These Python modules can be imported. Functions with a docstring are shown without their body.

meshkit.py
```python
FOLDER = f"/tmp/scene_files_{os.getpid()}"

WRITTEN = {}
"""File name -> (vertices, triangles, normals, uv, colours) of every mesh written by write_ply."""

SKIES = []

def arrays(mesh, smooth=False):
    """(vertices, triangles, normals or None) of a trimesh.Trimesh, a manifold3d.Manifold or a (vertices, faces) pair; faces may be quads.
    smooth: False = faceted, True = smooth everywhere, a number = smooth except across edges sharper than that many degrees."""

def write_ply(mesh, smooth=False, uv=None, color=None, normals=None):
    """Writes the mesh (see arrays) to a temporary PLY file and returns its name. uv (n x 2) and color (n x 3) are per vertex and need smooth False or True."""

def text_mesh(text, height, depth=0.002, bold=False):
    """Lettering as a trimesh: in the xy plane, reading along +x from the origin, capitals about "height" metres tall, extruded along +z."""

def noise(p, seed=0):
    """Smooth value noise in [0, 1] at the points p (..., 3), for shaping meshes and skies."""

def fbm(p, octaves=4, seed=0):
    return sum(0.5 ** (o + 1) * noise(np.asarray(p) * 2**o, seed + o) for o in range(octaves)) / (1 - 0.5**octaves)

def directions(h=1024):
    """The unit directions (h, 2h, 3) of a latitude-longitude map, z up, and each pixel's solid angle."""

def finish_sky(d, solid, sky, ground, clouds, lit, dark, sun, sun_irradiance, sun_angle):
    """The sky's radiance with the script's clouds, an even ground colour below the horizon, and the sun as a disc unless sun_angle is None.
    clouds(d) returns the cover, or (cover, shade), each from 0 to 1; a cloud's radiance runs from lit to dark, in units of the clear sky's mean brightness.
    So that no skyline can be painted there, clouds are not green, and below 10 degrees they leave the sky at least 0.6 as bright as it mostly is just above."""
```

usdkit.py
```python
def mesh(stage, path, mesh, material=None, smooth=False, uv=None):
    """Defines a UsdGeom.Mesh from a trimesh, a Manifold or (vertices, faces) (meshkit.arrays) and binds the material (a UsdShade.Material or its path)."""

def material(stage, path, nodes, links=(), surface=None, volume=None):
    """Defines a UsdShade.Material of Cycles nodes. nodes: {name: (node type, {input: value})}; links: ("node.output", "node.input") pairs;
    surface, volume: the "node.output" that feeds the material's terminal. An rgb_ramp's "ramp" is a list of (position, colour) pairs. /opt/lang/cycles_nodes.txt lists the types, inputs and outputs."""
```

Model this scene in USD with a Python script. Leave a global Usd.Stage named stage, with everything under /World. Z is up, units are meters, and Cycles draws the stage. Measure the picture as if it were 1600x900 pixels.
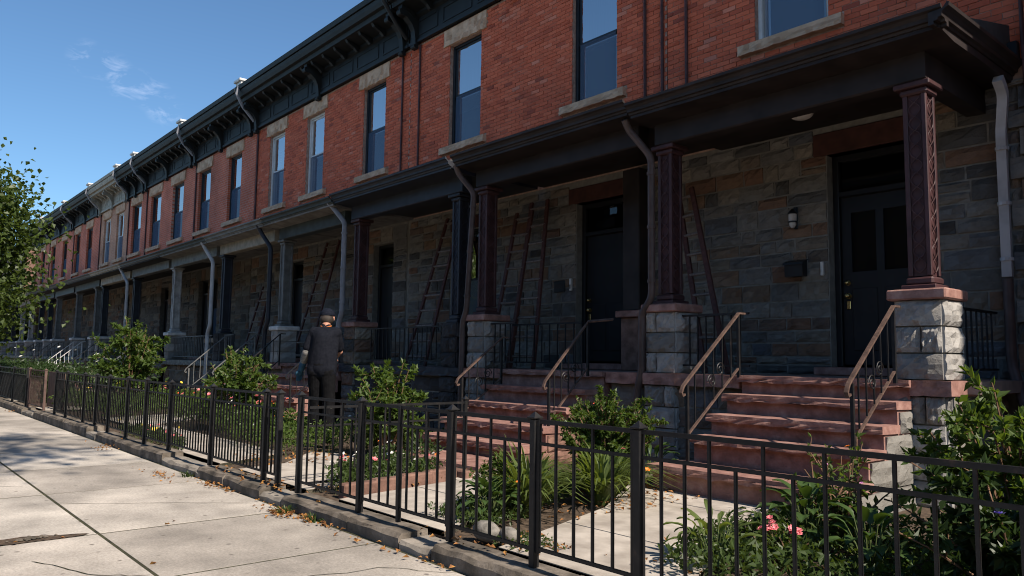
import math, random
import numpy as np, trimesh, usdkit, meshkit
import manifold3d as m3
from scipy.spatial import ConvexHull
from pxr import Usd, UsdGeom, UsdLux, UsdShade, Gf, Sdf, Vt

stage = Usd.Stage.CreateInMemory()
UsdGeom.SetStageUpAxis(stage, 'Z')
UsdGeom.Xform.Define(stage, '/World')
UsdGeom.Scope.Define(stage, '/World/Looks')
PI = math.pi
A = np.array

# ---------------------------------------------------------------- camera
cam = UsdGeom.Camera.Define(stage, '/World/camera')
F_PX = 1206.32
def _r(px, py): return A([px - 800.0, py - 450.0, F_PX])
_vx = _r(-240.16, 548.18); _vx /= np.linalg.norm(_vx)
_vy = _r(2260.25, 580.67); _vy -= _vx * (_vx @ _vy); _vy /= np.linalg.norm(_vy)
ROT = A([-_vx, _vy, np.cross(-_vx, _vy)])
EYE = A([0, 0, 1.34])
_rt, _up, _bk = ROT @ A([1, 0, 0]), -(ROT @ A([0, 1, 0])), -(ROT @ A([0, 0, 1]))
cam.AddTransformOp().Set(Gf.Matrix4d(*_rt, 0, *_up, 0, *_bk, 0, *EYE, 1))
cam.CreateHorizontalApertureAttr(36.0)
cam.CreateVerticalApertureAttr(20.25)
cam.CreateFocalLengthAttr(36.0 * F_PX / 1600)
cam.CreateExposureAttr(0.68)

# ---------------------------------------------------------------- sky and sun
SUN_EL, SUN_AZ = math.radians(43), math.radians(2.5)   # azimuth from +x towards +y
sun_dir = A([math.cos(SUN_EL) * math.cos(SUN_AZ), math.cos(SUN_EL) * math.sin(SUN_AZ), math.sin(SUN_EL)])
SKY_STRENGTH, SUN_I = 0.08, 1.25
def _dot(i, d): return {f'd{i}': ('vector_math', {'math_type': 'dot_product', 'vector2': tuple(A(d) / np.linalg.norm(d))}),
                        f'm{i}': ('map_range', {'range_type': 'smoothstep', 'from_min': 0.99972, 'from_max': 1.0, 'to_min': 0, 'to_max': 1, 'clamp': True})}
WISPS = [(-.9285, .178, .3225), (-.9275, .192, .3195), (-.9268, .205, .315), (-.9275, .219, .3035), (-.9255, .232, .302), (-.924, .245, .297), (-.923, .259, .283)]
nodes = {'co': ('texture_coordinate', {}), 'sky': ('sky_texture', {'sky_type': 'single_scattering', 'sun_disc': False, 'sun_elevation': SUN_EL,
         'sun_rotation': math.atan2(sun_dir[0], sun_dir[1]), 'air_density': 1.0, 'aerosol_density': 0.5, 'ozone_density': 1.6}),
         'map': ('mapping', {'scale': (30, 30, 75)}), 'n': ('noise_texture', {'scale': 1.0, 'detail': 6, 'roughness': 0.65, 'distortion': 0.6}),
         'nr': ('map_range', {'from_min': 0.48, 'from_max': 0.8, 'to_min': 0, 'to_max': 0.42, 'clamp': True}),
         'tint': ('mix_color', {'blend_type': 'multiply', 'fac': 1.0, 'b': (.73, .97, 1.13)}), 'mul': ('math', {'math_type': 'multiply'}), 'mx': ('mix_color', {'b': (7.5, 8.3, 10.5)}), 'bg': ('background_shader', {'strength': SKY_STRENGTH})}
links = [('co.generated', 'map.vector'), ('map.vector', 'n.vector'), ('n.fac', 'nr.value')]
prev = None
for i, d in enumerate(WISPS):
    nodes.update(_dot(i, d)); links += [('co.generated', f'd{i}.vector1'), (f'd{i}.value', f'm{i}.value')]
    if prev is None: prev = f'm{i}.result'
    else:
        nodes[f'x{i}'] = ('math', {'math_type': 'maximum'}); links += [(prev, f'x{i}.value1'), (f'm{i}.result', f'x{i}.value2')]; prev = f'x{i}.value'
links += [(prev, 'mul.value1'), ('nr.result', 'mul.value2'), ('mul.value', 'mx.fac'), ('sky.color', 'tint.a'), ('tint.result', 'mx.a'), ('mx.result', 'bg.color')]
SKYMAT = usdkit.material(stage, '/World/Looks/sky', nodes, links, surface='bg.background')
dome = UsdLux.DomeLight.Define(stage, '/World/sky')
UsdShade.MaterialBindingAPI.Apply(dome.GetPrim()).Bind(SKYMAT)
sun = UsdLux.DistantLight.Define(stage, '/World/sun')
sun.CreateNormalizeAttr(True); sun.CreateIntensityAttr(SUN_I); sun.CreateAngleAttr(0.9); sun.CreateColorAttr(Gf.Vec3f(1.0, 0.90, 0.78))
_z = sun_dir; _x = np.cross([0, 0, 1], _z); _x /= np.linalg.norm(_x); _y = np.cross(_z, _x)
sun.AddTransformOp().Set(Gf.Matrix4d(*_x, 0, *_y, 0, *_z, 0, 0, 0, 0, 1))

# ---------------------------------------------------------------- materials
MATS = {}
def mat(name, nodes, links, surface):
    MATS[name] = usdkit.material(stage, '/World/Looks/' + name, nodes, links, surface=surface); return MATS[name]
def surf(name, c1, c2, scale=4, rough=.7, bump=0, bscale=40, detail=5, spec=.3, c3=None, metallic=0, lo=.35, hi=.65, stretch=None):
    """noise-mottled surface; optional fine relief"""
    ramp = [(lo, c1), (hi, c2)] if c3 is None else [(lo, c1), ((lo + hi) / 2, c2), (hi, c3)]
    n = {'g': ('geometry', {}), 'mp': ('mapping', {'scale': stretch or (1, 1, 1)}), 'n': ('noise_texture', {'scale': scale, 'detail': detail, 'roughness': .62}), 'r': ('rgb_ramp', {'ramp': ramp}),
         'p': ('principled_bsdf', {'roughness': rough, 'specular_ior_level': spec, 'metallic': metallic})}
    l = [('g.position', 'mp.vector'), ('mp.vector', 'n.vector'), ('n.fac', 'r.fac'), ('r.color', 'p.base_color')]
    if bump:
        n['bn'] = ('noise_texture', {'scale': bscale, 'detail': 5, 'roughness': .65}); n['b'] = ('bump', {'strength': .6, 'distance': bump})
        l += [('g.position', 'bn.vector'), ('bn.fac', 'b.height'), ('b.normal', 'p.normal')]
    return mat(name, n, l, 'p.BSDF')
def toned(name, ramp, rough=.85, bump=.004, bscale=60, mott=.35, mscale=9, spec=.2, src='tone', interp=True, dark=(.02, .018, .016)):
    """colour from each piece's own tone, with mottling and grime"""
    n = {'t': ('attribute', {'attribute': 'tone'}) if src == 'tone' else ('geometry', {}), 'g': ('geometry', {}),
         'r': ('rgb_ramp', {'ramp': ramp, 'interpolate': interp}), 'n': ('noise_texture', {'scale': mscale, 'detail': 6, 'roughness': .68}),
         'k': ('map_range', {'from_min': .45, 'from_max': .8, 'to_min': 0, 'to_max': mott, 'clamp': True}), 'mx': ('mix_color', {'b': dark}),
         'bn': ('noise_texture', {'scale': bscale, 'detail': 5, 'roughness': .7}), 'b': ('bump', {'strength': .6, 'distance': bump}),
         'p': ('principled_bsdf', {'roughness': rough, 'specular_ior_level': spec})}
    l = [('t.fac' if src == 'tone' else 't.random_per_island', 'r.fac'), ('g.position', 'n.vector'), ('n.fac', 'k.value'), ('k.result', 'mx.fac'), ('r.color', 'mx.a'),
         ('mx.result', 'p.base_color'), ('g.position', 'bn.vector'), ('bn.fac', 'b.height'), ('b.normal', 'p.normal')]
    return mat(name, n, l, 'p.BSDF')
def leafmat(name, ramp, trans=.35, rough=.45):
    n = {'g': ('geometry', {}), 'r': ('rgb_ramp', {'ramp': ramp}), 'p': ('principled_bsdf', {'roughness': rough, 'specular_ior_level': .35}),
         'tc': ('mix_color', {'blend_type': 'multiply', 'fac': 1.0, 'b': (1.6, 1.5, .55)}), 't': ('translucent_bsdf', {}), 'm': ('mix_closure', {'fac': trans})}
    l = [('g.random_per_island', 'r.fac'), ('r.color', 'p.base_color'), ('r.color', 'tc.a'), ('tc.result', 't.color'), ('p.BSDF', 'm.closure1'), ('t.BSDF', 'm.closure2')]
    return mat(name, n, l, 'm.closure')

BRICK_RAMP = [(0, (.27, .066, .042)), (.2, (.44, .096, .05)), (.5, (.53, .118, .058)), (.8, (.58, .142, .072)), (.93, (.58, .2, .125)), (1, (.33, .125, .09))]
toned('brick', BRICK_RAMP, bump=.003, bscale=90, mott=.45, mscale=1.6, dark=(.2, .08, .055), spec=.1)
toned('orange_brick', [(0, (.30, .12, .07)), (.5, (.38, .16, .09)), (1, (.44, .20, .12))], bump=.003, bscale=90, mott=.3)
surf('mortar', (.28, .17, .13), (.46, .31, .24), scale=14, rough=.95, bump=.004, bscale=120)
surf('stone_mortar', (.15, .14, .122), (.22, .205, .18), scale=10, rough=.95, bump=.004, bscale=90)
def brickwall(name, c1, c2, mortar):
    n = {'g': ('geometry', {}), 's': ('separate_xyz', {}), 'c': ('combine_xyz', {}), 'b': ('brick_texture', {'scale': 1, 'brick_width': .225, 'row_height': .076, 'mortar_size': .006, 'mortar_smooth': .2, 'color1': c1, 'color2': c2, 'mortar': mortar}),
         'n': ('noise_texture', {'scale': .9, 'detail': 5}), 'mr': ('map_range', {'from_min': .35, 'from_max': .7, 'to_min': .7, 'to_max': 1.15}), 'mx': ('mix_color', {'blend_type': 'multiply', 'fac': 1.0}),
         'bp': ('bump', {'strength': .5, 'distance': .008, 'invert': True}), 'p': ('principled_bsdf', {'roughness': .9, 'specular_ior_level': .2})}
    l = [('g.position', 's.vector'), ('s.x', 'c.x'), ('s.z', 'c.y'), ('c.vector', 'b.vector'), ('g.position', 'n.vector'), ('n.fac', 'mr.value'), ('b.color', 'mx.a'), ('mr.result', 'mx.b'),
         ('mx.result', 'p.base_color'), ('b.fac', 'bp.height'), ('bp.normal', 'p.normal')]
    return mat(name, n, l, 'p.BSDF')
brickwall('far_brick', (.49, .112, .057), (.58, .14, .07), (.48, .31, .24))
brickwall('far_orange_brick', (.46, .21, .12), (.52, .25, .15), (.44, .33, .25))
toned('stone', [(0, (.055, .054, .053)), (.14, (.15, .143, .132)), (.28, (.23, .215, .19)), (.42, (.10, .105, .115)), (.56, (.25, .22, .18)), (.68, (.17, .148, .12)), (.78, (.21, .135, .09)), (.88, (.17, .095, .065)), (1, (.13, .115, .1))], bump=.028, bscale=22, mott=.62, mscale=7, dark=(.045, .04, .036))
toned('far_stone', [(0, (.05, .046, .042)), (.3, (.12, .108, .09)), (.6, (.17, .145, .112)), (.8, (.16, .095, .06)), (1, (.10, .09, .078))], bump=.012, bscale=28, mott=.5, mscale=7, dark=(.03, .027, .024))
toned('pale_stone', [(0, (.17, .162, .15)), (.5, (.26, .247, .23)), (1, (.35, .333, .31))], bump=.02, bscale=24, mott=.6, mscale=8, dark=(.10, .09, .085))
surf('far_stone_mortar', (.10, .09, .08), (.15, .135, .12), scale=10, rough=.95)
toned('sooty_stone', [(0, (.035, .034, .036)), (1, (.065, .062, .062))], bump=.012, bscale=30, mott=.4)
surf('lintel_stone', (.42, .265, .165), (.58, .38, .25), scale=5, rough=.9, bump=.014, bscale=22)
surf('sandstone', (.13, .07, .057), (.25, .13, .106), scale=6, rough=.88, bump=.006, bscale=55, c3=(.36, .222, .185), lo=.3, hi=.72)
surf('porch_slab', (.16, .12, .1), (.27, .2, .17), scale=5, rough=.9, bump=.004, bscale=50)
n = {'g': ('geometry', {}), 't': ('attribute', {'attribute': 'tone'}), 'r': ('rgb_ramp', {'ramp': [(0, (.37, .33, .285)), (.5, (.46, .41, .355)), (1, (.52, .47, .41))]}),
     'n': ('noise_texture', {'scale': 1.1, 'detail': 8, 'roughness': .6}), 'k': ('map_range', {'from_min': .36, 'from_max': .66, 'to_min': .58, 'to_max': 1.1}), 'm1': ('mix_color', {'blend_type': 'multiply', 'fac': 1.0}),
     'v': ('voronoi_texture', {'scale': 5.5, 'randomness': 1}), 'vk': ('map_range', {'from_min': .06, 'from_max': .12, 'to_min': .85, 'to_max': 0, 'clamp': True}), 'm2': ('mix_color', {'b': (.13, .11, .095)}),
     'n2': ('noise_texture', {'scale': 48, 'detail': 6, 'roughness': .8}), 'k2': ('map_range', {'from_min': .3, 'from_max': .7, 'to_min': .62, 'to_max': 1.25}), 'm3': ('mix_color', {'blend_type': 'multiply', 'fac': 1.0}),
     'b': ('bump', {'strength': .5, 'distance': .003}), 'p': ('principled_bsdf', {'roughness': .88, 'specular_ior_level': .25})}
mat('concrete', n, [('t.fac', 'r.fac'), ('g.position', 'n.vector'), ('n.fac', 'k.value'), ('r.color', 'm1.a'), ('k.result', 'm1.b'), ('g.position', 'v.vector'), ('v.distance', 'vk.value'), ('vk.result', 'm2.fac'), ('m1.result', 'm2.a'),
     ('g.position', 'n2.vector'), ('n2.fac', 'k2.value'), ('m2.result', 'm3.a'), ('k2.result', 'm3.b'), ('m3.result', 'p.base_color'), ('n2.fac', 'b.height'), ('b.normal', 'p.normal')], 'p.BSDF')
surf('kerb_concrete', (.05, .043, .034), (.12, .10, .08), scale=5, rough=.95, bump=.012, bscale=45, c3=(.235, .2, .165), lo=.3, hi=.72)
surf('threshold_concrete', (.11, .095, .08), (.22, .195, .165), scale=5, rough=.95, bump=.01, bscale=45, c3=(.30, .265, .225), lo=.3, hi=.72)
surf('joint_moss', (.022, .022, .013), (.06, .057, .028), scale=9, rough=1, bump=.01, bscale=60)
surf('garden_path', (.27, .235, .2), (.45, .40, .345), scale=3.4, rough=.92, bump=.004, bscale=90)
surf('soil', (.028, .02, .014), (.075, .052, .036), scale=22, rough=1, bump=.03, bscale=40, c3=(.13, .09, .06), lo=.3, hi=.7)
surf('earth', (.06, .05, .035), (.11, .095, .065), scale=3, rough=1, bump=.02, bscale=15)
surf('asphalt', (.045, .045, .046), (.07, .068, .066), scale=8, rough=.95, bump=.004, bscale=150)
surf('road_concrete', (.24, .22, .19), (.36, .33, .29), scale=2, rough=.92, bump=.004, bscale=90)
surf('edging', (.11, .06, .045), (.22, .125, .095), scale=7, rough=.95, bump=.01, bscale=50)
surf('iron', (.007, .007, .008), (.014, .013, .013), scale=14, rough=.5, bump=.0015, bscale=120, spec=.3, c3=(.06, .036, .028), lo=.4, hi=.85)
surf('rusty_rail', (.055, .034, .027), (.125, .078, .06), scale=18, rough=.65, bump=.002, bscale=90)
surf('grey_rail', (.07, .07, .07), (.13, .13, .125), scale=12, rough=.6)
surf('gate_brown', (.075, .045, .038), (.12, .075, .06), scale=8, rough=.7)
def paint(name, c, v=.3, rough=.5):
    return surf(name, tuple(x * (1 - v) for x in c), tuple(x * (1 + v) for x in c), scale=5, rough=rough, bump=.002, bscale=35, spec=.35)
paint('trim_black', (.009, .009, .0095), rough=.55)
surf('trim_brown', (.013, .0098, .0095), (.026, .0195, .019), scale=3, rough=.55, bump=.003, bscale=18, c3=(.05, .036, .033), lo=.35, hi=.85)
paint('trim_purple', (.05, .022, .023), rough=.5)
paint('trim_green', (.035, .042, .042), rough=.6)
paint('trim_grey', (.12, .12, .115), rough=.6)
paint('trim_beige', (.25, .22, .175), rough=.65)
paint('trim_navy', (.02, .022, .03), rough=.5)
paint('cornice_black', (.0085, .0095, .0098), rough=.6)
paint('pale_column', (.30, .29, .28), rough=.6)
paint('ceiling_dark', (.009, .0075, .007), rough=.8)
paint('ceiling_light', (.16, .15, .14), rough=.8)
paint('lintel_red', (.058, .021, .015), rough=.8)
paint('white_paint', (.55, .54, .52), v=.1, rough=.55)
paint('black_paint', (.012, .013, .015), rough=.4)
paint('door_black', (.007, .007, .008), rough=.45)
paint('pipe_white', (.42, .42, .43), v=.12, rough=.45)
paint('pipe_grey', (.22, .22, .24), v=.15, rough=.5)
paint('pipe_brown', (.075, .05, .045), rough=.5)
paint('conduit', (.07, .03, .028), rough=.6)
surf('pale_cap', (.42, .40, .38), (.62, .60, .57), scale=6, rough=.85)
surf('brass', (.55, .38, .14), (.75, .55, .24), scale=20, rough=.3, metallic=1)
surf('steel', (.45, .45, .46), (.6, .6, .61), scale=20, rough=.35, metallic=1)
surf('blind', (.70, .72, .74), (.84, .85, .86), scale=3, rough=.8, stretch=(9, 1, .3))
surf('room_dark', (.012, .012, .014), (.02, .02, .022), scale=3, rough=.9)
surf('ladder_red', (.055, .023, .02), (.11, .045, .037), scale=20, rough=.6)
surf('ladder_grey', (.11, .085, .075), (.20, .165, .145), scale=20, rough=.6)
mat('glass', {'f': ('fresnel', {'IOR': 8.0}), 't': ('transparent_bsdf', {'color': (.88, .91, .93)}), 'g': ('glossy_bsdf', {'color': (1, 1, 1), 'roughness': .0}), 'm': ('mix_closure', {})},
    [('f.fac', 'm.fac'), ('t.BSDF', 'm.closure1'), ('g.BSDF', 'm.closure2')], 'm.closure')
mat('door_glass', {'f': ('fresnel', {'IOR': 1.5}), 't': ('transparent_bsdf', {'color': (.5, .53, .53)}), 'g': ('glossy_bsdf', {'color': (1, 1, 1), 'roughness': .0}), 'm': ('mix_closure', {})},
    [('f.fac', 'm.fac'), ('t.BSDF', 'm.closure1'), ('g.BSDF', 'm.closure2')], 'm.closure')
mat('insect_screen', {'t': ('transparent_bsdf', {}), 'd': ('diffuse_bsdf', {'color': (.06, .075, .10)}), 'm': ('mix_closure', {'fac': .62})}, [('t.BSDF', 'm.closure1'), ('d.BSDF', 'm.closure2')], 'm.closure')
surf('bark', (.05, .035, .025), (.12, .085, .06), scale=12, rough=.95, bump=.01, bscale=30)
surf('twig', (.11, .06, .035), (.2, .115, .07), scale=20, rough=.9)
surf('green_stem', (.05, .07, .02), (.1, .13, .04), scale=20, rough=.8)
leafmat('leaf_shrub', [(0, (.075, .12, .026)), (.5, (.15, .205, .042)), (.85, (.22, .265, .06)), (1, (.30, .28, .08))], trans=.48)
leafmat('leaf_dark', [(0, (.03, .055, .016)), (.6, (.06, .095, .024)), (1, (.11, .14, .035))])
leafmat('leaf_hosta', [(0, (.05, .09, .026)), (.6, (.10, .165, .048)), (1, (.17, .23, .08))], trans=.3)
leafmat('leaf_blade', [(0, (.11, .15, .045)), (.5, (.19, .24, .085)), (.85, (.27, .30, .13)), (1, (.38, .32, .16))], trans=.45)
leafmat('leaf_maple', [(0, (.06, .09, .02)), (.5, (.125, .16, .036)), (.8, (.18, .20, .045)), (1, (.26, .16, .05))], trans=.42)
leafmat('leaf_cover', [(0, (.05, .08, .02)), (.6, (.12, .165, .042)), (1, (.21, .22, .075))], trans=.42)
surf('dead_leaf', (.13, .055, .022), (.25, .11, .035), scale=25, rough=.8, c3=(.36, .19, .045))
for nm, c in dict(petal_pink=(.72, .20, .22), petal_red=(.72, .10, .045), petal_orange=(.75, .22, .03), petal_white=(.75, .72, .66), petal_violet=(.20, .16, .52), petal_mauve=(.5, .22, .45), petal_yellow=(.68, .5, .06)).items():
    surf(nm, tuple(x * .85 for x in c), tuple(min(1, x * 1.15) for x in c), scale=60, rough=.6)
surf('skin', (.36, .17, .115), (.43, .22, .15), scale=20, rough=.55)
surf('cloth_navy', (.007, .008, .012), (.012, .013, .018), scale=30, rough=.9, bump=.006, bscale=12, spec=.05)
surf('cloth_trousers', (.005, .005, .006), (.01, .01, .011), scale=30, rough=.9, bump=.006, bscale=12, spec=.05)
surf('cloth_cap', (.006, .008, .014), (.012, .014, .022), scale=30, rough=.8, spec=.05)
surf('sleeve_grey', (.10, .095, .09), (.2, .19, .18), scale=18, rough=.9, stretch=(1, 1, 4))
surf('glove_blue', (.012, .05, .10), (.03, .10, .16), scale=22, rough=.8)
surf('collar_orange', (.42, .11, .025), (.52, .16, .035), scale=20, rough=.8)
surf('boot', (.02, .015, .012), (.04, .03, .024), scale=20, rough=.7)
surf('cable', (.02, .02, .02), (.03, .03, .03), scale=5, rough=.8)
surf('granite', (.13, .12, .105), (.24, .22, .195), scale=20, rough=.9, bump=.01, bscale=40)

# ---------------------------------------------------------------- prim helpers
USED, LOC = {}, {}
def numbered(parent, name):
    k = (parent, name); USED[k] = USED.get(k, 0) + 1
    n = USED[k] - 1
    return name if n == 0 else f'{name}_{n:03d}'
def tag(p, label=None, cat=None, group=None, kind=None):
    p = p.GetPrim() if hasattr(p, 'GetPrim') else p
    for k, v in (('label', label), ('category', cat), ('group', group), ('kind', kind)):
        if v: p.SetCustomDataByKey(k, v)
    return p
def path_of(parent): return '/World' if parent is None else str(parent.GetPath())
def thing(name, label, cat, loc=(0, 0, 0), group=None):
    x = UsdGeom.Xform.Define(stage, '/World/' + numbered('/World', name)); x.AddTranslateOp().Set(Gf.Vec3d(*map(float, loc)))
    LOC[str(x.GetPath())] = A(loc, float)
    return tag(x.GetPrim(), label, cat, group)
def _loc(p):
    s = '/'.join(p.split('/')[:3]); return LOC.get(s, np.zeros(3))
def obj(name, mb, m, parent=None, smooth=False, label=None, kind=None):
    pp = path_of(parent); path = pp + '/' + numbered(pp, name)
    if isinstance(mb, MB): v, f, t = mb.get()
    else: v, f, _ = meshkit.arrays(mb, False); t = None
    v = v - _loc(pp)
    ms = usdkit.mesh(stage, path, (v, f), MATS[m], smooth=smooth)
    if t is not None and smooth is False:
        UsdGeom.PrimvarsAPI(ms).CreatePrimvar('tone', Sdf.ValueTypeNames.FloatArray, 'vertex').Set(Vt.FloatArray.FromNumpy(t.astype(np.float32)))
    if label or kind: tag(ms, label, kind=kind)
    return ms.GetPrim()
def struct(name, mb, m, parent=None, smooth=False, label=None):
    o = obj(name, mb, m, parent, smooth)
    if parent is None: tag(o, label, kind='structure')
    return o

# ---------------------------------------------------------------- mesh builder
_c = []
for sx in (-1, 1):
    for sy in (-1, 1):
        for sz in (-1, 1):
            for ax in range(3): _c.append((sx, sy, sz, ax))
_pts = A([[s * (1.0 if k == ax else .8) for k, s in enumerate((sx, sy, sz))] for sx, sy, sz, ax in _c])
_h = ConvexHull(_pts); _CF = []
for s in _h.simplices:
    a, b, c = _pts[s]; nrm = np.cross(b - a, c - a)
    _CF.append(s if nrm @ (a + b + c) > 0 else s[::-1])
_CF = A(_CF); _CS = A([c[:3] for c in _c], float); _CM = A([[0 if k == c[3] else 1 for k in range(3)] for c in _c], float)
_BF = A([[0, 2, 3], [0, 3, 1], [4, 5, 7], [4, 7, 6], [0, 1, 5], [0, 5, 4], [2, 6, 7], [2, 7, 3], [0, 4, 6], [0, 6, 2], [1, 3, 7], [1, 7, 5]])
class MB:
    def __init__(s): s.v, s.f, s.t, s.n = [], [], [], 0
    def add(s, v, f, tone=0.5):
        v = A(v, float).reshape(-1, 3); f = A(f, int)
        if f.shape[1] == 4: f = np.vstack([f[:, [0, 1, 2]], f[:, [0, 2, 3]]])
        s.v.append(v); s.f.append(f + s.n); s.t.append(np.full(len(v), tone) if np.ndim(tone) == 0 else tone); s.n += len(v); return s
    def get(s): return np.vstack(s.v), np.vstack(s.f), np.concatenate(s.t)
    def box(s, x0, x1, y0, y1, z0, z1, tone=.5, M=None):
        v = A([[x, y, z] for x in (x0, x1) for y in (y0, y1) for z in (z0, z1)], float)
        if M is not None: v = v @ M[:3, :3].T + M[:3, 3]
        return s.add(v, _BF, tone)
    def cbox(s, x0, x1, y0, y1, z0, z1, c=.01, tone=.5, M=None):
        lo, hi = A([x0, y0, z0], float), A([x1, y1, z1], float); ce, ha = (lo + hi) / 2, (hi - lo) / 2
        c = min(c, ha.min() * .8)
        v = ce + _CS * (ha - c * _CM)
        if M is not None: v = v @ M[:3, :3].T + M[:3, 3]
        return s.add(v, _CF, tone)
    def tube(s, pts, r, n=8, tone=.5, rot=0.0, cap=True, sq=None):
        pts = A(pts, float); k = len(pts); r = np.broadcast_to(A(r, float), (k,))
        tan = np.gradient(pts, axis=0) if k > 2 else np.repeat([pts[1] - pts[0]], 2, 0)
        tan = tan / np.maximum(np.linalg.norm(tan, axis=1, keepdims=True), 1e-9)
        ref = A([0, 0, 1.0]) if abs(tan[0][2]) < .9 else A([1.0, 0, 0])
        V = []
        for i in range(k):
            u = ref - tan[i] * (ref @ tan[i]); u /= np.linalg.norm(u); w = np.cross(tan[i], u); ref = u
            a = rot + np.arange(n) * 2 * PI / n
            su, sw = (1, 1) if sq is None else sq
            V.append(pts[i] + r[i] * (np.cos(a)[:, None] * u * su + np.sin(a)[:, None] * w * sw))
        V = np.vstack(V); Fq = []
        for i in range(k - 1):
            for j in range(n):
                a, b = i * n + j, i * n + (j + 1) % n
                Fq += [[a, b, b + n], [a, b + n, a + n]]
        if cap:
            Fq += [[0, j + 1, j] for j in range(1, n - 1)] + [[(k - 1) * n, (k - 1) * n + j, (k - 1) * n + j + 1] for j in range(1, n - 1)]
        return s.add(V, Fq, tone)
    def prism(s, prof, x0, x1, axis='x', tone=.5):
        """closed profile [(a, b)...] swept straight; axis x: (y, z), axis y: (x, z), axis z: (x, y)"""
        k = len(prof); V = []
        for e in (x0, x1):
            for a, b in prof: V.append((e, a, b) if axis == 'x' else (a, e, b) if axis == 'y' else (a, b, e))
        m = trimesh.creation.triangulate_polygon(_poly(prof), engine='earcut'); pv, pf = m
        idx = [int(np.argmin(((A(prof) - q) ** 2).sum(1))) for q in pv]
        pf = A([[idx[i] for i in t] for t in pf])
        F = [[j, (j + 1) % k, k + (j + 1) % k] for j in range(k)] + [[j, k + (j + 1) % k, k + j] for j in range(k)]
        F += pf.tolist() + (pf[:, ::-1] + k).tolist()
        mm = trimesh.Trimesh(A(V), A(F), process=False); trimesh.repair.fix_normals(mm)
        return s.add(mm.vertices, mm.faces, tone)
    def stone(s, o, u, v, nrm, w, h, proud, seed, tone, nu=4, nv=3, cut=.012, rough=1.0):
        """rock-faced block: a broken front with sides, no back"""
        rg = np.random.default_rng(seed); o, u, v, nrm = map(lambda q: A(q, float), (o, u, v, nrm))
        a = np.linspace(0, 1, nu + 1); b = np.linspace(0, 1, nv + 1); V = []
        for j in range(nv + 1):
            for i in range(nu + 1):
                edge = i in (0, nu) or j in (0, nv)
                aa = a[i] + (0 if i in (0, nu) else rg.uniform(-.25, .25) / nu); bb = b[j] + (0 if j in (0, nv) else rg.uniform(-.2, .2) / nv)
                aa = cut / w + aa * (1 - 2 * cut / w); bb = cut / h + bb * (1 - 2 * cut / h)
                d = proud * (rg.uniform(.0, .45) if edge else rg.uniform(.45, 1.0) * rough)
                V.append(o + u * aa * w + v * bb * h + nrm * d)
        N = nu + 1; Fq = [[j * N + i, j * N + i + 1, (j + 1) * N + i + 1, (j + 1) * N + i] for j in range(nv) for i in range(nu)]
        Fq = [[q[0], q[1], q[2]] for q in Fq] + [[q[0], q[2], q[3]] for q in Fq]
        loop = [i for i in range(N)] + [j * N + nu for j in range(1, nv + 1)] + [nv * N + i for i in range(nu - 1, -1, -1)] + [j * N for j in range(nv - 1, 0, -1)]
        base = len(V)
        for q in loop: V.append(V[q] - nrm * (nrm @ (V[q] - o)) - nrm * .03)
        L = len(loop)
        for k in range(L):
            p, q = loop[k], loop[(k + 1) % L]; Fq += [[p, base + k, base + (k + 1) % L], [p, base + (k + 1) % L, q]]
        if np.cross(u, v) @ nrm < 0: Fq = [t[::-1] for t in Fq]
        return s.add(V, Fq, tone)
def _poly(p):
    from shapely.geometry import Polygon
    return Polygon(p)
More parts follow.
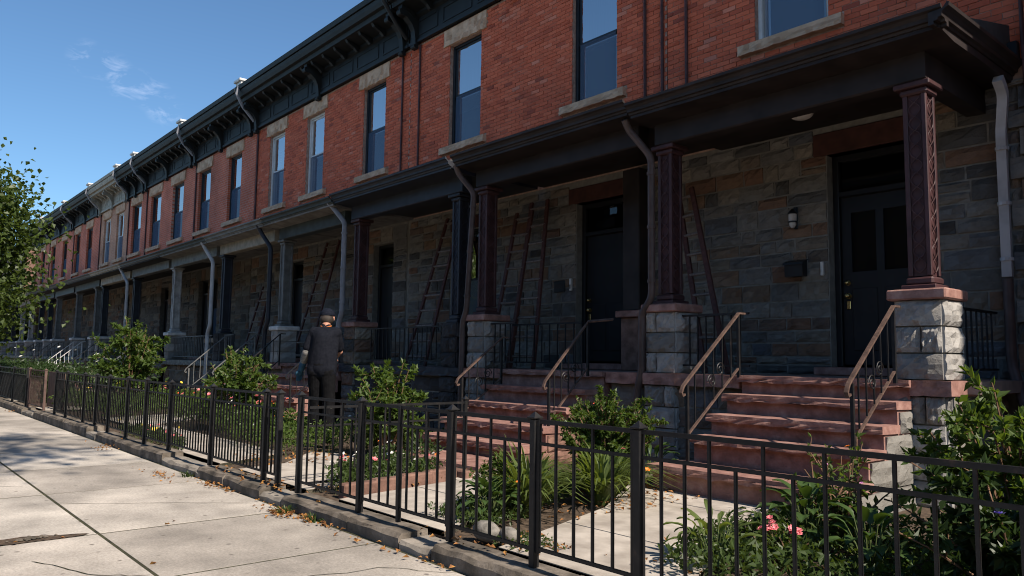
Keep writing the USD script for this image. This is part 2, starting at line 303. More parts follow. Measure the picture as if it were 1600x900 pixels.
def rot_to(d):
    d = A(d, float) / np.linalg.norm(d); x = np.cross([0, 0, 1], d)
    if np.linalg.norm(x) < 1e-6: x = A([1.0, 0, 0])
    x /= np.linalg.norm(x); return np.stack([x, np.cross(d, x), d], 1)

# ================================================================ ground
WALL, PY = 9.0, 7.4          # facade plane and porch front
FY = 3.19                    # garden fence line
b = MB(); b.add([[-400, -300, -.16], [300, -300, -.16], [300, 400, -.16], [-400, 400, -.16]], [[0, 1, 2, 3]]); struct('ground', b, 'earth')
b = MB(); b.add([[-300, -11.0, -.13], [200, -11.0, -.13], [200, -2.45, -.13], [-300, -2.45, -.13]], [[0, 1, 2, 3]]); struct('road', b, 'road_concrete')
rg = np.random.default_rng(5)
b = MB(); b.box(-90, 30, -2.3, 3.3, -.155, -.0012); walk = struct('sidewalk', b, 'joint_moss')
JX = [30, 20, 10, 4, 1.2, -.6, -2.2, -3.6, -5.0, -6.5, -8.58, -10.44, -12.35, -14.4, -16.4, -18.4, -20.5, -22.6, -24.7, -27, -30, -34, -40, -50, -60, -90]
JY = [-2.25, -.35, 1.53, 3.02]
for i in range(len(JX) - 1):
    for j in range(3):
        if JX[i] > 12 and j != 2: pass
        x1, x0, y0, y1 = JX[i], JX[i + 1], JY[j], JY[j + 1]
        dz, tx, ty = rg.uniform(-.0003, .0012), rg.uniform(-.0002, .0002), rg.uniform(-.0002, .0002)
        g, gy = .0135, .0125; m = MB(); m.cbox(x0 + g, x1 - g, y0 + gy, y1 - gy, -.1, 0, c=.0008, tone=rg.random())
        v = m.v[0]; v[:, 2] += np.where(v[:, 2] > -.05, dz + tx * (v[:, 0] - x0) + ty * (v[:, 1] - y0), 0)
        obj('slab', m, 'concrete', walk)
# broken joint in the near pavement
pts = []
for k in range(22):
    a = 2 * PI * k / 22; r = 1 + .35 * math.sin(3 * a + 1) * rg.uniform(.3, 1)
    pts.append((-6.57 + .10 * r * math.sin(a) + .03 * math.cos(a), 1.12 + .29 * r * math.cos(a)))
m = MB(); m.add([(x, y, .0065) for x, y in pts] + [(-6.56, 1.12, .004)], [[k, (k + 1) % 22, 22] for k in range(22)][::-1]); obj('broken_patch', m, 'soil', walk)
for k in range(26):
    a, r = rg.uniform(0, 2 * PI), rg.uniform(0, .9); m = MB(); sz = rg.uniform(.008, .022)
    m.cbox(-sz, sz, -sz * .7, sz * .7, 0, sz, c=sz * .4, M=np.vstack([np.hstack([trimesh.transformations.rotation_matrix(rg.uniform(0, 6), [0, 0, 1])[:3, :3], [[-6.56 + .07 * r * math.sin(a)], [1.12 + .25 * r * math.cos(a)], [.006]]]), [0, 0, 0, 1]]))
    obj('rubble_piece', m, 'kerb_concrete', walk)

for (x0, y0, x1, y1, sd) in ((-8.0, 1.55, -7.0, 2.9, 1), (-5.9, 1.0, -5.1, 1.5, 2), (-10.0, .3, -9.2, 1.5, 3), (-4.6, 2.0, -4.0, 3.0, 4)):
    rc = np.random.default_rng(sd); nn = 16; P = np.linspace((x0, y0), (x1, y1), nn) + np.cumsum(rc.normal(0, .022, (nn, 2)), 0) * np.sin(np.linspace(0, PI, nn))[:, None]; d = np.gradient(P, axis=0); d = np.stack([-d[:, 1], d[:, 0]], 1) / np.linalg.norm(d, axis=1)[:, None]
    w = rc.uniform(.002, .0055, nn)[:, None]; w[-1] = w[0] = .0008; V = np.hstack([np.vstack([P + d * w, P - d * w]), np.full((2 * nn, 1), .0048)])
    obj('crack', MB().add(V, [[i, i + nn, i + nn + 1] for i in range(nn - 1)] + [[i, i + nn + 1, i + 1] for i in range(nn - 1)]), 'joint_moss', walk)
b = MB(); b.box(-62, 12, 3.3, 9.1, -.15, .085); struct('garden_soil', b, 'soil')
def sheet(poly, z, h=.06):
    m = trimesh.creation.extrude_polygon(_poly(poly), h, engine='earcut'); m.apply_translation([0, 0, z - h]); return m
def path(name, poly, z=.125):
    from shapely.geometry import box as sbox
    p = struct(name, sheet(poly, z - .004, .1), 'joint_moss'); pg = _poly(poly).buffer(0); x0, y0, x1, y1 = pg.bounds; y = 3.25; k = 0
    while y < y1:
        y2 = y + (.95, .62, .7, .8)[k % 4]; q = pg.intersection(sbox(x0 - 1, y + .006, x1 + 1, y2 - .006)); y = y2; k += 1
        for part in getattr(q, 'geoms', [q]):
            if part.geom_type == 'Polygon' and part.area > .01: obj('slab', sheet(list(part.exterior.coords)[:-1], z + .0015 * (k % 3), .14), 'garden_path', p)
    return p
path('garden_path', [(-3.95, 3.302), (-2.55, 3.302), (-2.95, 4.3), (-3.3, 5.0), (-3.58, 5.9), (-3.0, 5.93), (-3.0, 6.0), (-4.9, 6.0), (-4.9, 6.3), (-5.4, 6.3), (-5.1, 5.9), (-4.45, 4.85)])
path('garden_path', [(-5.55, 3.302), (-4.55, 3.302), (-5.0, 4.2), (-5.6, 5.2), (-6.2, 5.6), (-8.6, 5.6), (-8.8, 4.95), (-6.85, 4.95), (-6.35, 4.75), (-6.1, 3.302)])
path('garden_path', [(-8.35, 3.302), (-6.72, 3.302), (-6.75, 4.8), (-8.9, 4.9), (-9.3, 4.6), (-8.5, 3.9)])
path('garden_path', [(-10.3, 3.302), (-8.9, 3.302), (-9.4, 4.3), (-11.0, 4.3), (-14.5, 4.25), (-16.5, 6.5), (-17.4, 6.5), (-16.4, 3.8), (-12, 3.8)])
for x in (-20.4, -24.5, -29, -33.2, -38, -42.4, -48): path('garden_path', [(x, 3.33), (x + 1.2, 3.33), (x + 1.2, 6.4), (x, 6.4)])
# low kerb that carries the fence
kerb = struct('kerb', MB().box(-60, 8, 3.06, 3.298, -.15, -.02), 'kerb_concrete')
rk = random.Random(11)
def kerb_run(x0, x1, h=.115, m='kerb_concrete'):
    xs = [x0]
    while xs[-1] < x1 - 1.1: xs.append(xs[-1] + rk.uniform(.75, 1.6))
    xs.append(x1)
    for a, c in zip(xs, xs[1:]):
        n = max(3, int((c - a) / .16)); V = []; dz = rk.uniform(-.012, .01); rgk = np.random.default_rng(int(abs(a) * 100))
        prof = [(3.035, -.14), (3.03, h - .03), (3.055, h), (3.29, h + .004), (3.31, -.14)]
        for i in range(n + 1):
            x = a + .006 + (c - a - .012) * i / n
            for q, (y, z) in enumerate(prof):
                e = .012 if q in (1, 2) else .004
                V.append((x, y + rgk.uniform(-e, e), z + (dz + rgk.uniform(-e, e) * .7 if z > 0 else 0)))
        P = len(prof); Fq = []
        for i in range(n):
            for q in range(P - 1): s0 = i * P + q; Fq += [[s0, s0 + P, s0 + P + 1], [s0, s0 + P + 1, s0 + 1]]
        Fq += [[0, q, q + 1] for q in range(1, P - 1)] + [[n * P, n * P + q + 1, n * P + q] for q in range(1, P - 1)]
        obj('kerb_stone' if m == 'kerb_concrete' else 'threshold_stone', MB().add(V, Fq), m, kerb)
for x0, x1, h in ((-4.33, 8, .115), (-4.72, -4.345, .035), (-6.66, -4.73, .115), (-7.12, -6.67, .03), (-8.85, -7.13, .115), (-10.1, -8.86, .03), (-13.45, -10.11, .125), (-14.05, -13.46, .03), (-18.7, -14.06, .16), (-20.05, -18.71, .03), (-28, -20.06, .14), (-45, -28.1, .12)):
    kerb_run(x0, x1, h if h > .05 else .08, 'kerb_concrete' if h > .05 else 'threshold_concrete')
for px, py, s in ((-4.2, 3.4, .12), (-4.02, 3.45, .09)):
    mm = trimesh.creation.icosphere(2, 1.0); mm.vertices *= (1 + .3 * (meshkit.fbm(mm.vertices * 2 + 7 * px) - .5))[:, None]
    mm.vertices *= [s, s * .6, s * .6]; mm.vertices += [px, py, .17]
    o = obj('garden_rock', mm, 'granite', None, smooth=40)
    tag(o, 'larger pale rounded rock lying behind the kerb at the narrow fence bay' if s > .1 else 'smaller rounded rock behind the kerb, right of the larger one', 'rock')

# ================================================================ iron fence
def post(t, x, y, z0=.11, z1=.985, s=.0245, name='post', mt='iron', cap=True):
    m = MB(); m.cbox(x - s, x + s, y - s, y + s, z0, z1, c=.005)
    o = obj(name, m, mt, t)
    if cap:
        m = MB(); m.cbox(x - s - .012, x + s + .012, y - s - .012, y + s + .012, z1 + .001, z1 + .014, c=.004)
        p = s + .004; m.add([[x - p, y - p, z1 + .013], [x + p, y - p, z1 + .013], [x + p, y + p, z1 + .013], [x - p, y + p, z1 + .013], [x, y, z1 + .045]], [[0, 1, 4], [1, 2, 4], [2, 3, 4], [3, 0, 4]])
        obj('post_cap', m, mt, t)
    return o
def panel(t, a, c, step=.125, zb=.215, zm=.84, zt=.972, mt='iron', alt=True, pr=.0078):
    """rails and pickets between points a and c (x, y)"""
    a, c = A(a, float), A(c, float); L = np.linalg.norm(c - a); d = (c - a) / L
    P = lambda s, z: (a[0] + d[0] * s, a[1] + d[1] * s, z)
    for nm, z, r in (('top_rail', zt, .0135), ('middle_rail', zm, .0105), ('bottom_rail', zb, .0115)):
        if z is None: continue
        obj(nm, MB().tube([P(.0, z), P(L, z)], r * 1.25, n=4, rot=PI / 4, sq=(1, .8)), mt, t)
    n = max(2, int(round(L / step)))
    for i in range(1, n):
        up = (zt if (i % 2 or not alt) else zm) - .005
        obj('picket', MB().tube([P(L * i / n, zb + .01), P(L * i / n, up)], pr * 1.3, n=4, rot=PI / 4), mt, t)
def fence(label, posts, step=.125, y=FY, group=None, mt='iron', **k):
    t = thing('iron_fence', label, 'fence', (posts[0], y, .1), group or 'iron fences along the pavement')
    for x in posts: post(t, x, y, mt=mt)
    for x0, x1 in zip(posts, posts[1:]): panel(t, (x0, y), (x1 - .0, y), step, mt=mt, **k)
    return t
def gate(label, x0, x1, y=FY, step=.125, mid=False):
    t = thing('iron_gate', label, 'gate', (x0, y, .1), 'iron gates in the garden fence')
    x0, x1 = x0 + .038, x1 - .038
    for x in (x0, x1): obj('gate_stile', MB().cbox(x - .014, x + .014, y - .012, y + .012, .2, .98, c=.003), 'iron', t)
    if mid: obj('gate_stile', MB().cbox((x0 + x1) / 2 - .055, (x0 + x1) / 2 - .022, y - .016, y + .016, .13, .98, c=.003), 'iron', t)
    panel(t, (x0, y), (x1, y), step, zb=.225)
    for z in (.35, .85): obj('hinge', MB().tube([(x1 + .02, y, z - .03), (x1 + .02, y, z + .03)], .011, n=6), 'iron', t)
    return t
fence('black iron fence with wide-spaced pickets along the right garden, nearest the viewer', [-2.68, -.5, 1.6], step=.142)
gate('black iron gate leading to the nearest red stone staircase', -3.49, -2.68, step=.148)
fence('short black iron fence bay between the two wide gates, rocks at its foot', [-4.33, -3.49], step=.14)
gate('wide black iron double gate in front of the second red staircase', -5.56, -4.33, step=.125, mid=True)
fence('black iron fence bay in front of the low groundcover bed with edging', [-6.66, -5.56], step=.15)
fence('black iron fence with dense pickets left of the open entrance gap', [-8.9, -7.43, -7.1], step=.088)
gate('black iron gate with dense pickets over the stone threshold, third from the right', -10.38, -8.9, step=.095)
fence('long black iron fence in front of the pink rose bed', [-13.42, -12.37, -11.44, -10.38], step=.095)
gate('narrow dark gate beyond the rose bed fence', -14.25, -13.42, step=.1)
fence('far black iron fence on the tall pale kerb', [-17.5, -16.5, -15.1, -14.25], step=.105)
fence('rust-brown iron fence bay near the far end of the walk', [-20.4, -18.6], step=.13, mt='gate_brown')
t = thing('board_fence', 'brown board fence panel standing behind the far rust-brown posts', 'fence', (-20.4, 3.6, .1))
for i in range(9): obj('board', MB().cbox(-20.4 + .19 * i, -20.4 + .19 * i + .18, 3.55, 3.575, .15, .93, c=.004), 'gate_brown', t)
fence('farthest black iron fence beside the clipped dark hedge', [-30, -27.5, -25, -22.6, -20.7], step=.12)
# divider running back from the front fence
t = thing('iron_fence', 'low black iron divider fence running back from the front fence behind the bush', 'fence', (-6.72, 3.3, .1))
panel(t, (-6.72, 3.3), (-6.72, 5.1), step=.16, zb=.18, zm=.7, zt=.87, alt=False)
post(t, -6.72, 5.12, z1=.9, s=.02)

# ================================================================ houses
HZ = 8.15          # bottom of the frieze
def house(label): return thing('row_house', label, 'house', (0, 0, 0), 'brick houses of the row')
def subtract(a, c, holes):
    segs = [(a, c)]
    for h0, h1 in holes:
        out = []
        for s0, s1 in segs:
            if h1 <= s0 or h0 >= s1: out.append((s0, s1)); continue
            if h0 - s0 > .03: out.append((s0, h0))
            if s1 - h1 > .03: out.append((h1, s1))
        segs = out
    return segs
def wall_rects(x0, x1, z0, z1, holes):
    """the wall minus rectangular holes, as rectangles"""
    zs = sorted({z0, z1, *[z for h in holes for z in h[2:4] if z0 < z < z1]}); out = []
    for a, c in zip(zs, zs[1:]):
        hs = [(h[0], h[1]) for h in holes if h[2] < (a + c) / 2 < h[3]]
        for s0, s1 in subtract(x0, x1, sorted(hs)): out.append((s0, s1, a, c))
    return out
def backing(t, name, x0, x1, z0, z1, holes, m, y=WALL + .009, th=.3):
    b = MB()
    for r in wall_rects(x0, x1, z0, z1, holes): b.box(r[0], r[1], y, y + th, r[2], r[3])
    return obj(name, b, m, t)
def lay_bricks(t, wall, x0, x1, z0, z1, holes, m, singles=300, seed=1, focus=None):
    rg = np.random.default_rng(seed); L, Hh, J = .205, .059, .009; todo = []
    k, z = 0, z0 + .006
    while z + Hh < z1:
        x = x0 - (L + J) / 2 * (k % 2)
        hs = [(h[0], h[1]) for h in holes if h[2] < z + Hh * .6 and h[3] > z + Hh * .4]
        while x < x1:
            for s0, s1 in subtract(max(x, x0), min(x + L, x1), hs):
                if s1 - s0 > .03: todo.append((s0, s1, z, z + Hh))
            x += L + J
        z += Hh + J; k += 1
    todo = [(q, float(np.clip(rg.normal(.5, .2), 0, .97)) if rg.random() < .93 else rg.random(), rg.uniform(-.0035, .0035), rg.uniform(-.003, .003, 4)) for q in todo]
    if focus: todo.sort(key=lambda e: (e[0][0] - focus[0]) ** 2 + ((e[0][2] - focus[1])) ** 2)
    st = MB()
    for i, ((a, c, d, e), tone, dy, jt) in enumerate(todo):
        y = WALL + dy
        V = [[a + jt[0], y, d + jt[2]], [c + jt[1], y + jt[3], d], [c, y + jt[2], e + jt[0]], [a, y, e], [a, y + .02, d], [c, y + .02, d], [c, y + .02, e], [a, y + .02, e]]
        Fq = [[0, 1, 2, 3], [0, 4, 5, 1], [1, 5, 6, 2], [2, 6, 7, 3], [3, 7, 4, 0]]
        if i < singles: obj('brick', MB().add(V, Fq, tone), m, wall)
        else: st.add(V, Fq, tone)
    if st.n: obj('brick_field', st, m, wall, kind='stuff')
def stone_layout(x0, x1, z0, z1, holes, seed, hmin=.13, hmax=.25, lmin=.2, lmax=.54):
    rg = np.random.default_rng(seed); out = []; z = z0
    while z < z1 - .02:
        h = rg.uniform(hmin, hmax)
        if z1 - z - h < .12: h = z1 - z
        hs = sorted([(q[0], q[1]) for q in holes if q[2] < z + h * .6 and q[3] > z + h * .4])
        for s0, s1 in subtract(x0, x1, hs):
            x = s0
            while x < s1 - .001:
                l = rg.uniform(lmin, lmax)
                if s1 - x - l < .16: l = s1 - x
                if l > .34 and h > .21 and rg.random() < .22:
                    q = h * rg.uniform(.42, .58); out += [(x, z, l, q), (x, z + q, l, h - q)]
                else: out.append((x, z, l, h))
                x += l
        z += h
    return out
def stone_wall(t, wall, lay, y, m='stone', singles=300, seed=3, proud=.055, kindstuff=False, axis='front', X=None):
    rg = np.random.default_rng(seed); st = MB()
    for i, (x, z, w, h) in enumerate(lay):
        tone = rg.random(); sd = int(rg.integers(1e9))
        def put(mb):
            if axis == 'front': mb.stone((x, y, z), (1, 0, 0), (0, 0, 1), (0, -1, 0), w, h, proud, sd, tone, nu=4 if not kindstuff else 2, nv=3 if not kindstuff else 2)
            else: mb.stone((X, x, z), (0, 1, 0), (0, 0, 1), (1, 0, 0), w, h, proud, sd, tone)
        if i < singles and not kindstuff: mb = MB(); put(mb); obj('stone', mb, m, wall)
        else: put(st)
    if st.n: obj('stone_field', st, m, wall, kind='stuff')
def window(t, x0, x1, z0, z1, frame='black_paint', blind=True, lintel=True, lod=0, screen=True, sill='lintel_stone', y=WALL, mid=.5):
    fr = .06; yf = y + .085
    m = MB()
    for a, c, d, e in ((x0, x0 + fr, z0, z1), (x1 - fr, x1, z0, z1), (x0 + fr, x1 - fr, z1 - fr, z1), (x0 + fr, x1 - fr, z0, z0 + fr * .7)): m.cbox(a, c, yf, yf + .12, d, e, c=.006)
    w = obj('window', m, frame, t)
    zm = z0 + (z1 - z0) * mid; a, c = x0 + fr + .001, x1 - fr - .001; s = .042
    for k, (d, e, yy) in enumerate(((zm - .02, z1 - fr - .001, yf + .03), (z0 + fr * .7 + .001, zm + .02, yf + .065))):
        m = MB()
        for q in ((a, a + s, d, e), (c - s, c, d, e), (a + s, c - s, e - s, e), (a + s, c - s, d, d + s)): m.cbox(q[0], q[1], yy, yy + .033, q[2], q[3], c=.004)
        obj('sash', m, frame, w)
        obj('pane', MB().add([[a + s, yy + .016, d + s], [c - s, yy + .016, d + s], [c - s, yy + .016, e - s], [a + s, yy + .016, e - s]], [[0, 1, 2, 3]]), 'glass', w)
        if k == 1 and screen: obj('insect_screen', MB().add([[a + s, yf + .012, d + s], [c - s, yf + .012, d + s], [c - s, yf + .012, e - s], [a + s, yf + .012, e - s]], [[0, 1, 2, 3]]), 'insect_screen', w)
    if blind:
        zb = zm - .1 + (.0, .45, -.25, .2, .7)[int(abs(x0) * 3) % 5] * (0 if x0 > -10 else 1)
        n = 14; V = []
        for i in range(n + 1):
            xx = a + (c - a) * i / n; yy = yf + .13 + .012 * math.sin(i * 1.9 + x0 * 7)
            V += [[xx, yy, zb], [xx, yy, z1 - .02]]
        obj('blind', MB().add(V, [[2 * i, 2 * i + 2, 2 * i + 3, 2 * i + 1] for i in range(n)]), 'blind', w)
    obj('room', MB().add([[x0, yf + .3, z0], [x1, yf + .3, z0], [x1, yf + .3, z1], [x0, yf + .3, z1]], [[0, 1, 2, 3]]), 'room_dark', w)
    if sill:
        m = MB()
        rock_bar(m, x0 - .22, x1 + .2, y - .085, y + .1, z0 - .14, z0 - .002, int(abs(x0) * 50))
        obj('sill', m, sill, w)
    if lintel:
        m = MB(); rock_bar(m, x0 - .19, x1 + .17, y - .03, y + .1, z1 + .002, z1 + .36, int(abs(x0) * 70), amp=.022)
        obj('lintel', m, 'lintel_stone', w)
    return w
def rock_bar(m, x0, x1, y0, y1, z0, z1, seed, amp=.014, n=None):
    """a stone bar whose front is pitched and uneven along its lower arris"""
    n = n or max(6, int((x1 - x0) / .09)); rg = np.random.default_rng(seed); V = []
    h = z1 - z0; prof = [(y1, z0), (y0, z0), (y0, z0 + h * .3), (y0, z0 + h * .62), (y0, z1), (y1, z1)]
    for i in range(n + 1):
        x = x0 + (x1 - x0) * i / n
        for q, (y, z) in enumerate(prof):
            e = amp if q in (1, 2) else amp * .55 if q == 3 else 0
            V.append((x, y - (rg.uniform(-.6, 1.0) * e if e else 0), z + (rg.uniform(-.3, .9) * e if q in (1, 2) else 0)))
    P = len(prof); Fq = []
    for i in range(n):
        for q in range(P): s0, s1 = i * P + q, i * P + (q + 1) % P; Fq += [[s0, s0 + P, s1 + P], [s0, s1 + P, s1]]
    Fq = [f[::-1] for f in Fq] + [[0, q + 1, q] for q in range(1, P - 1)] + [[n * P, n * P + q, n * P + q + 1] for q in range(1, P - 1)]
    Fq = [f[::-1] for f in Fq]
    m.add(V, Fq, .5)
def cornice(t, x0, x1, m, lod=0, brackets=None, seed=0):
    prof = [(8.93, HZ), (8.9, HZ), (8.9, HZ + .06), (8.94, HZ + .08), (8.94, HZ + .56), (8.86, HZ + .6), (8.86, HZ + .66), (8.46, HZ + .74), (8.44, HZ + .84), (8.36, HZ + .86), (8.32, HZ + .95), (8.30, HZ + 1.03), (8.34, HZ + 1.05), (8.98, HZ + 1.07), (8.98, HZ)]
    c = obj('cornice', MB().prism(prof, x0 + .02, x1 - .02), m, t)
    # frieze panels
    n = max(2, int(round((x1 - x0) / 1.15)))
    for i in range(n):
        a, e = x0 + (x1 - x0) * (i + .08) / n, x0 + (x1 - x0) * (i + .92) / n
        f = MB()
        for q in ((a, e, HZ + .15, HZ + .18), (a, e, HZ + .46, HZ + .49), (a, a + .03, HZ + .18, HZ + .46), (e - .03, e, HZ + .18, HZ + .46)): f.box(q[0], q[1], 8.925, 8.939, q[2], q[3])
        obj('frieze_panel', f, m, c)
    # small modillions under the soffit
    k = max(4, int(round((x1 - x0) / .62)))
    for i in range(k):
        x = x0 + (x1 - x0) * (i + .5) / k
        f = MB(); f.prism([(8.86, HZ + .52), (8.8, HZ + .5), (8.72, HZ + .58), (8.55, HZ + .66), (8.5, HZ + .735), (8.86, HZ + .668)], x - .045, x + .045)
        obj('modillion', f, m, c)
    # long scroll brackets
    for x in (brackets if brackets is not None else [x0 + .22, (x0 + x1) / 2, x1 - .22]):
        pr = [(8.94, HZ - .14)]
        for a in np.linspace(0, PI, 6): pr.append((8.86 - .05 * math.sin(a) + .03 * (1 - a / PI), HZ - .14 + .09 * (1 - math.cos(a)) / 2))
        pr += [(8.85, HZ + .1), (8.83, HZ + .25), (8.76, HZ + .38), (8.62, HZ + .5)]
        for a in np.linspace(-PI / 2, PI / 2, 6): pr.append((8.5 - .05 * math.cos(a), HZ + .58 + .07 * math.sin(a)))
        pr += [(8.5, HZ + .75), (8.94, HZ + .67)]
        obj('bracket', MB().prism(pr, x - .075, x + .075), m, c)
    # metal box gutter lip
    obj('roof_gutter', MB().prism([(8.33, HZ + 1.052), (8.27, HZ + 1.05), (8.24, HZ + 1.16), (8.255, HZ + 1.16), (8.285, HZ + 1.075), (8.7, HZ + 1.1), (8.7, HZ + 1.075)], x0 + .02, x1 - .02), m if m == 'trim_beige' else 'cornice_black', t)
def party_cap(t, x, tall=.32, m='pale_cap'):
    obj('party_wall', MB().cbox(x - .2, x + .2, 8.36, 17.8, HZ + 1.08, HZ + 1.08 + tall - .06, c=.01), 'pale_cap', t)
    obj('coping_stone', MB().cbox(x - .24, x + .24, 8.3, 17.9, HZ + 1.08 + tall - .058, HZ + 1.08 + tall + .02, c=.012), m, t)
def shell(t, x0, x1, z1=HZ + 1.02):
    b = MB(); b.box(x0, x1, 17.7, 18, -.1, z1); b.box(x0, x0 + .2, WALL + .31, 17.69, -.1, z1 - .01); b.box(x1 - .2, x1, WALL + .31, 17.69, -.1, z1 - .01)
    obj('rear_wall', b, 'far_brick', t)
    obj('roof', MB().box(x0 + .02, x1 - .02, 8.9, 18, z1 + .06, z1 + .12), 'asphalt', t)
def downpipe(t, pts, m, r=.042, straps=True, square=False):
    # rounded elbows
    P = [A(p, float) for p in pts]; out = [P[0]]
    for a, b_, c in zip(P, P[1:], P[2:]):
        d1, d2 = (a - b_), (c - b_); k = min(.09, np.linalg.norm(d1) * .4, np.linalg.norm(d2) * .4); d1 /= np.linalg.norm(d1); d2 /= np.linalg.norm(d2)
        for s in (0, .25, .5, .75, 1): out.append((1 - s) ** 2 * (b_ + d1 * k) + 2 * s * (1 - s) * b_ + s * s * (b_ + d2 * k))
    out.append(P[-1])
    o = obj('downpipe', MB().tube(out, r * (1.2 if square else 1), n=4 if square else 12, rot=PI / 4 if square else 0), m, t, smooth=30)
    if straps:
        for a, c in zip(P, P[1:]):
            if abs((c - a)[2]) > .9:
                for s in (.12, .5, .88):
                    q = a + (c - a) * s; obj('pipe_collar', MB().tube([q + (0, 0, .018), q - (0, 0, .018)], r * 1.22, n=12), m, o)
    return o
def pier(t, x0, x1, y0, y1, z0, z1, m='pale_stone', cap='sandstone', seed=0, rows=None, lod=0, capz=.1):
    core = obj('pier', MB().box(x0 + .015, x1 - .015, y0 + .015, y1 - .015, z0, z1 - .002), 'stone_mortar' if m != 'sooty_stone' else 'sooty_stone', t)
    n = rows or max(1, int(round((z1 - z0) / .27))); rg = np.random.default_rng(seed + 17)
    for k in range(n):
        a, h = z0 + (z1 - z0) * k / n, (z1 - z0) / n
        split = rg.uniform(.3, .7) if rg.random() < .25 and lod == 0 else None
        W = x1 - x0
        segs = [(0, W)] if split is None else [(0, W * split), (W * split, W)]
        for s0, s1 in segs:
            obj('stone', MB().stone((x0 + s0, y0, a), (1, 0, 0), (0, 0, 1), (0, -1, 0), s1 - s0, h, .055, int(rg.integers(1e9)), rg.random(), nu=7 if lod == 0 else 2, nv=5 if lod == 0 else 2, cut=.007), m, core)
        tn = rg.random()
        obj('stone', MB().stone((x1, y0, a), (0, 1, 0), (0, 0, 1), (1, 0, 0), y1 - y0, h, .055, int(rg.integers(1e9)), tn, nu=7 if lod == 0 else 2, nv=5 if lod == 0 else 2, cut=.007), m, core)
        if lod == 0: obj('stone', MB().stone((x0, y1, a), (0, -1, 0), (0, 0, 1), (-1, 0, 0), y1 - y0, h, .035, int(rg.integers(1e9)), tn, nu=3, nv=3, cut=.007), m, core)
    if cap:
        mm = MB(); mm.cbox(x0 - .055, x1 + .055, y0 - .055, y1 + .055, z1, z1 + capz, c=.014); obj('pier_cap', mm, cap, t)
    return core
def column(t, xc, yc, z0, z1, m='trim_purple', w=.105, d=.11, lod=0):
    core = obj('column', MB().box(xc - w * .78, xc + w * .78, yc - d * .78, yc + d * .78, z0 + .13, z1 - .1), m, t)
    for sx in (-1, 1):
        for sy in (-1, 1):
            px, py = xc + sx * (w - .022), yc + sy * (d - .022); obj('corner_post', MB().cbox(px - .022, px + .022, py - .022, py + .022, z0 + .128, z1 - .098, c=.006), m, core)
    mm = MB(); mm.cbox(xc - w - .05, xc + w + .05, yc - d - .05, yc + d + .05, z0, z0 + .045, c=.008); mm.cbox(xc - w - .02, xc + w + .02, yc - d - .02, yc + d + .02, z0 + .043, z0 + .12, c=.02); obj('column_base', mm, m, core)
    mm = MB(); mm.cbox(xc - w - .02, xc + w + .02, yc - d - .02, yc + d + .02, z1 - .11, z1 - .05, c=.015); mm.cbox(xc - w - .06, xc + w + .06, yc - d - .06, yc + d + .06, z1 - .051, z1 + .004, c=.01); obj('column_capital', mm, m, core)
    if lod == 0:      # scrolled iron tracery in the recessed faces
        zz = np.linspace(z0 + .16, z1 - .14, 90); ph = (zz - zz[0]) / .27 * 2 * PI
        for face in ('front', 'side'):
            mm = MB()
            for off in (0, PI):
                if face == 'front': P = np.stack([xc + (w - .05) * np.sin(ph + off), np.full_like(zz, yc - d + .008), zz], 1)
                else: P = np.stack([np.full_like(zz, xc + w - .008), yc + (d - .05) * np.sin(ph + off), zz], 1)
                mm.tube(P, .0055, n=5)
            obj('tracery', mm, m, core, smooth=40)
    return core
def stair_rail(t, a, c, z_top_end=None, posts=True, m='rusty_rail', mi='iron', n=6, scroll=True, bottom=None):
    """sloping handrail from the foot a to the head c with balusters below"""
    a, c = A(a, float), A(c, float); d = (c - a)
    rail = MB(); u = d / np.linalg.norm(d)
    curl = [a - u * .02 + A([0, 0, -.1]), a - u * .07 + A([0, 0, -.085]), a - u * .09 + A([0, 0, -.04]), a - u * .05 + A([0, 0, -.004]), a]
    rail.tube(curl + [a + d * s for s in (.15, .5, .85, 1)] + ([c + A([0, .12, 0])] if not z_top_end else [A(z_top_end)]), .025, n=4, rot=PI / 4, sq=(.55, 1))
    r = obj('stair_rail', rail, m, t, smooth=25)
    low = -(.62 if bottom is None else bottom)
    obj('lower_bar', MB().tube([a + (0, .05, low + .12), c + (0, 0, low + .04)], .018, n=4, rot=PI / 4, sq=(.6, 1)), m, r)
    obj('newel', MB().tube([a + (0, .03, -.02), a + (0, .03, low - .18)], .02, n=4, rot=PI / 4), mi, r)
    obj('newel', MB().tube([c + (0, -.01, -.01), c + (0, -.01, low - .08)], .02, n=4, rot=PI / 4), mi, r)
    for k in range(1, n):
        p = a + d * k / n; obj('baluster', MB().tube([p + (0, 0, -.012), p + (0, 0, low + .12 - .08 * k / n)], .009, n=4, rot=PI / 4), mi, r)
    if scroll:
        p = a + d * .55; mm = MB()
        for s in (-1, 1):
            q = np.linspace(0, 3.6 * PI, 26); rad = .075 * (1 - q / (4.2 * PI)); P = np.stack([np.full_like(q, p[0]), p[1] + s * .075 + s * rad * np.cos(q), p[2] - .33 + rad * np.sin(q) + s * .06], 1); mm.tube(P, .006, n=5)
        obj('scroll', mm, mi, r, smooth=40)
    return r
def porch_rail(t, a, c, n=12, m='iron', z=1.2, h=.68, s=.008, top=.02):
    a, c = A(a, float), A(c, float)
    r = obj('porch_railing', MB().tube([(*a, z + h), (*c, z + h)], top * 1.2, n=4, rot=PI / 4, sq=(.7, 1)), m, t)
    obj('bottom_rail', MB().tube([(*a, z + .1), (*c, z + .1)], .015, n=4, rot=PI / 4), m, r)
    for k in range(1, n):
        p = a + (c - a) * k / n; obj('baluster', MB().tube([(*p, z + .1), (*p, z + h - .01)], s * 1.25, n=4, rot=PI / 4), m, r)
    return r
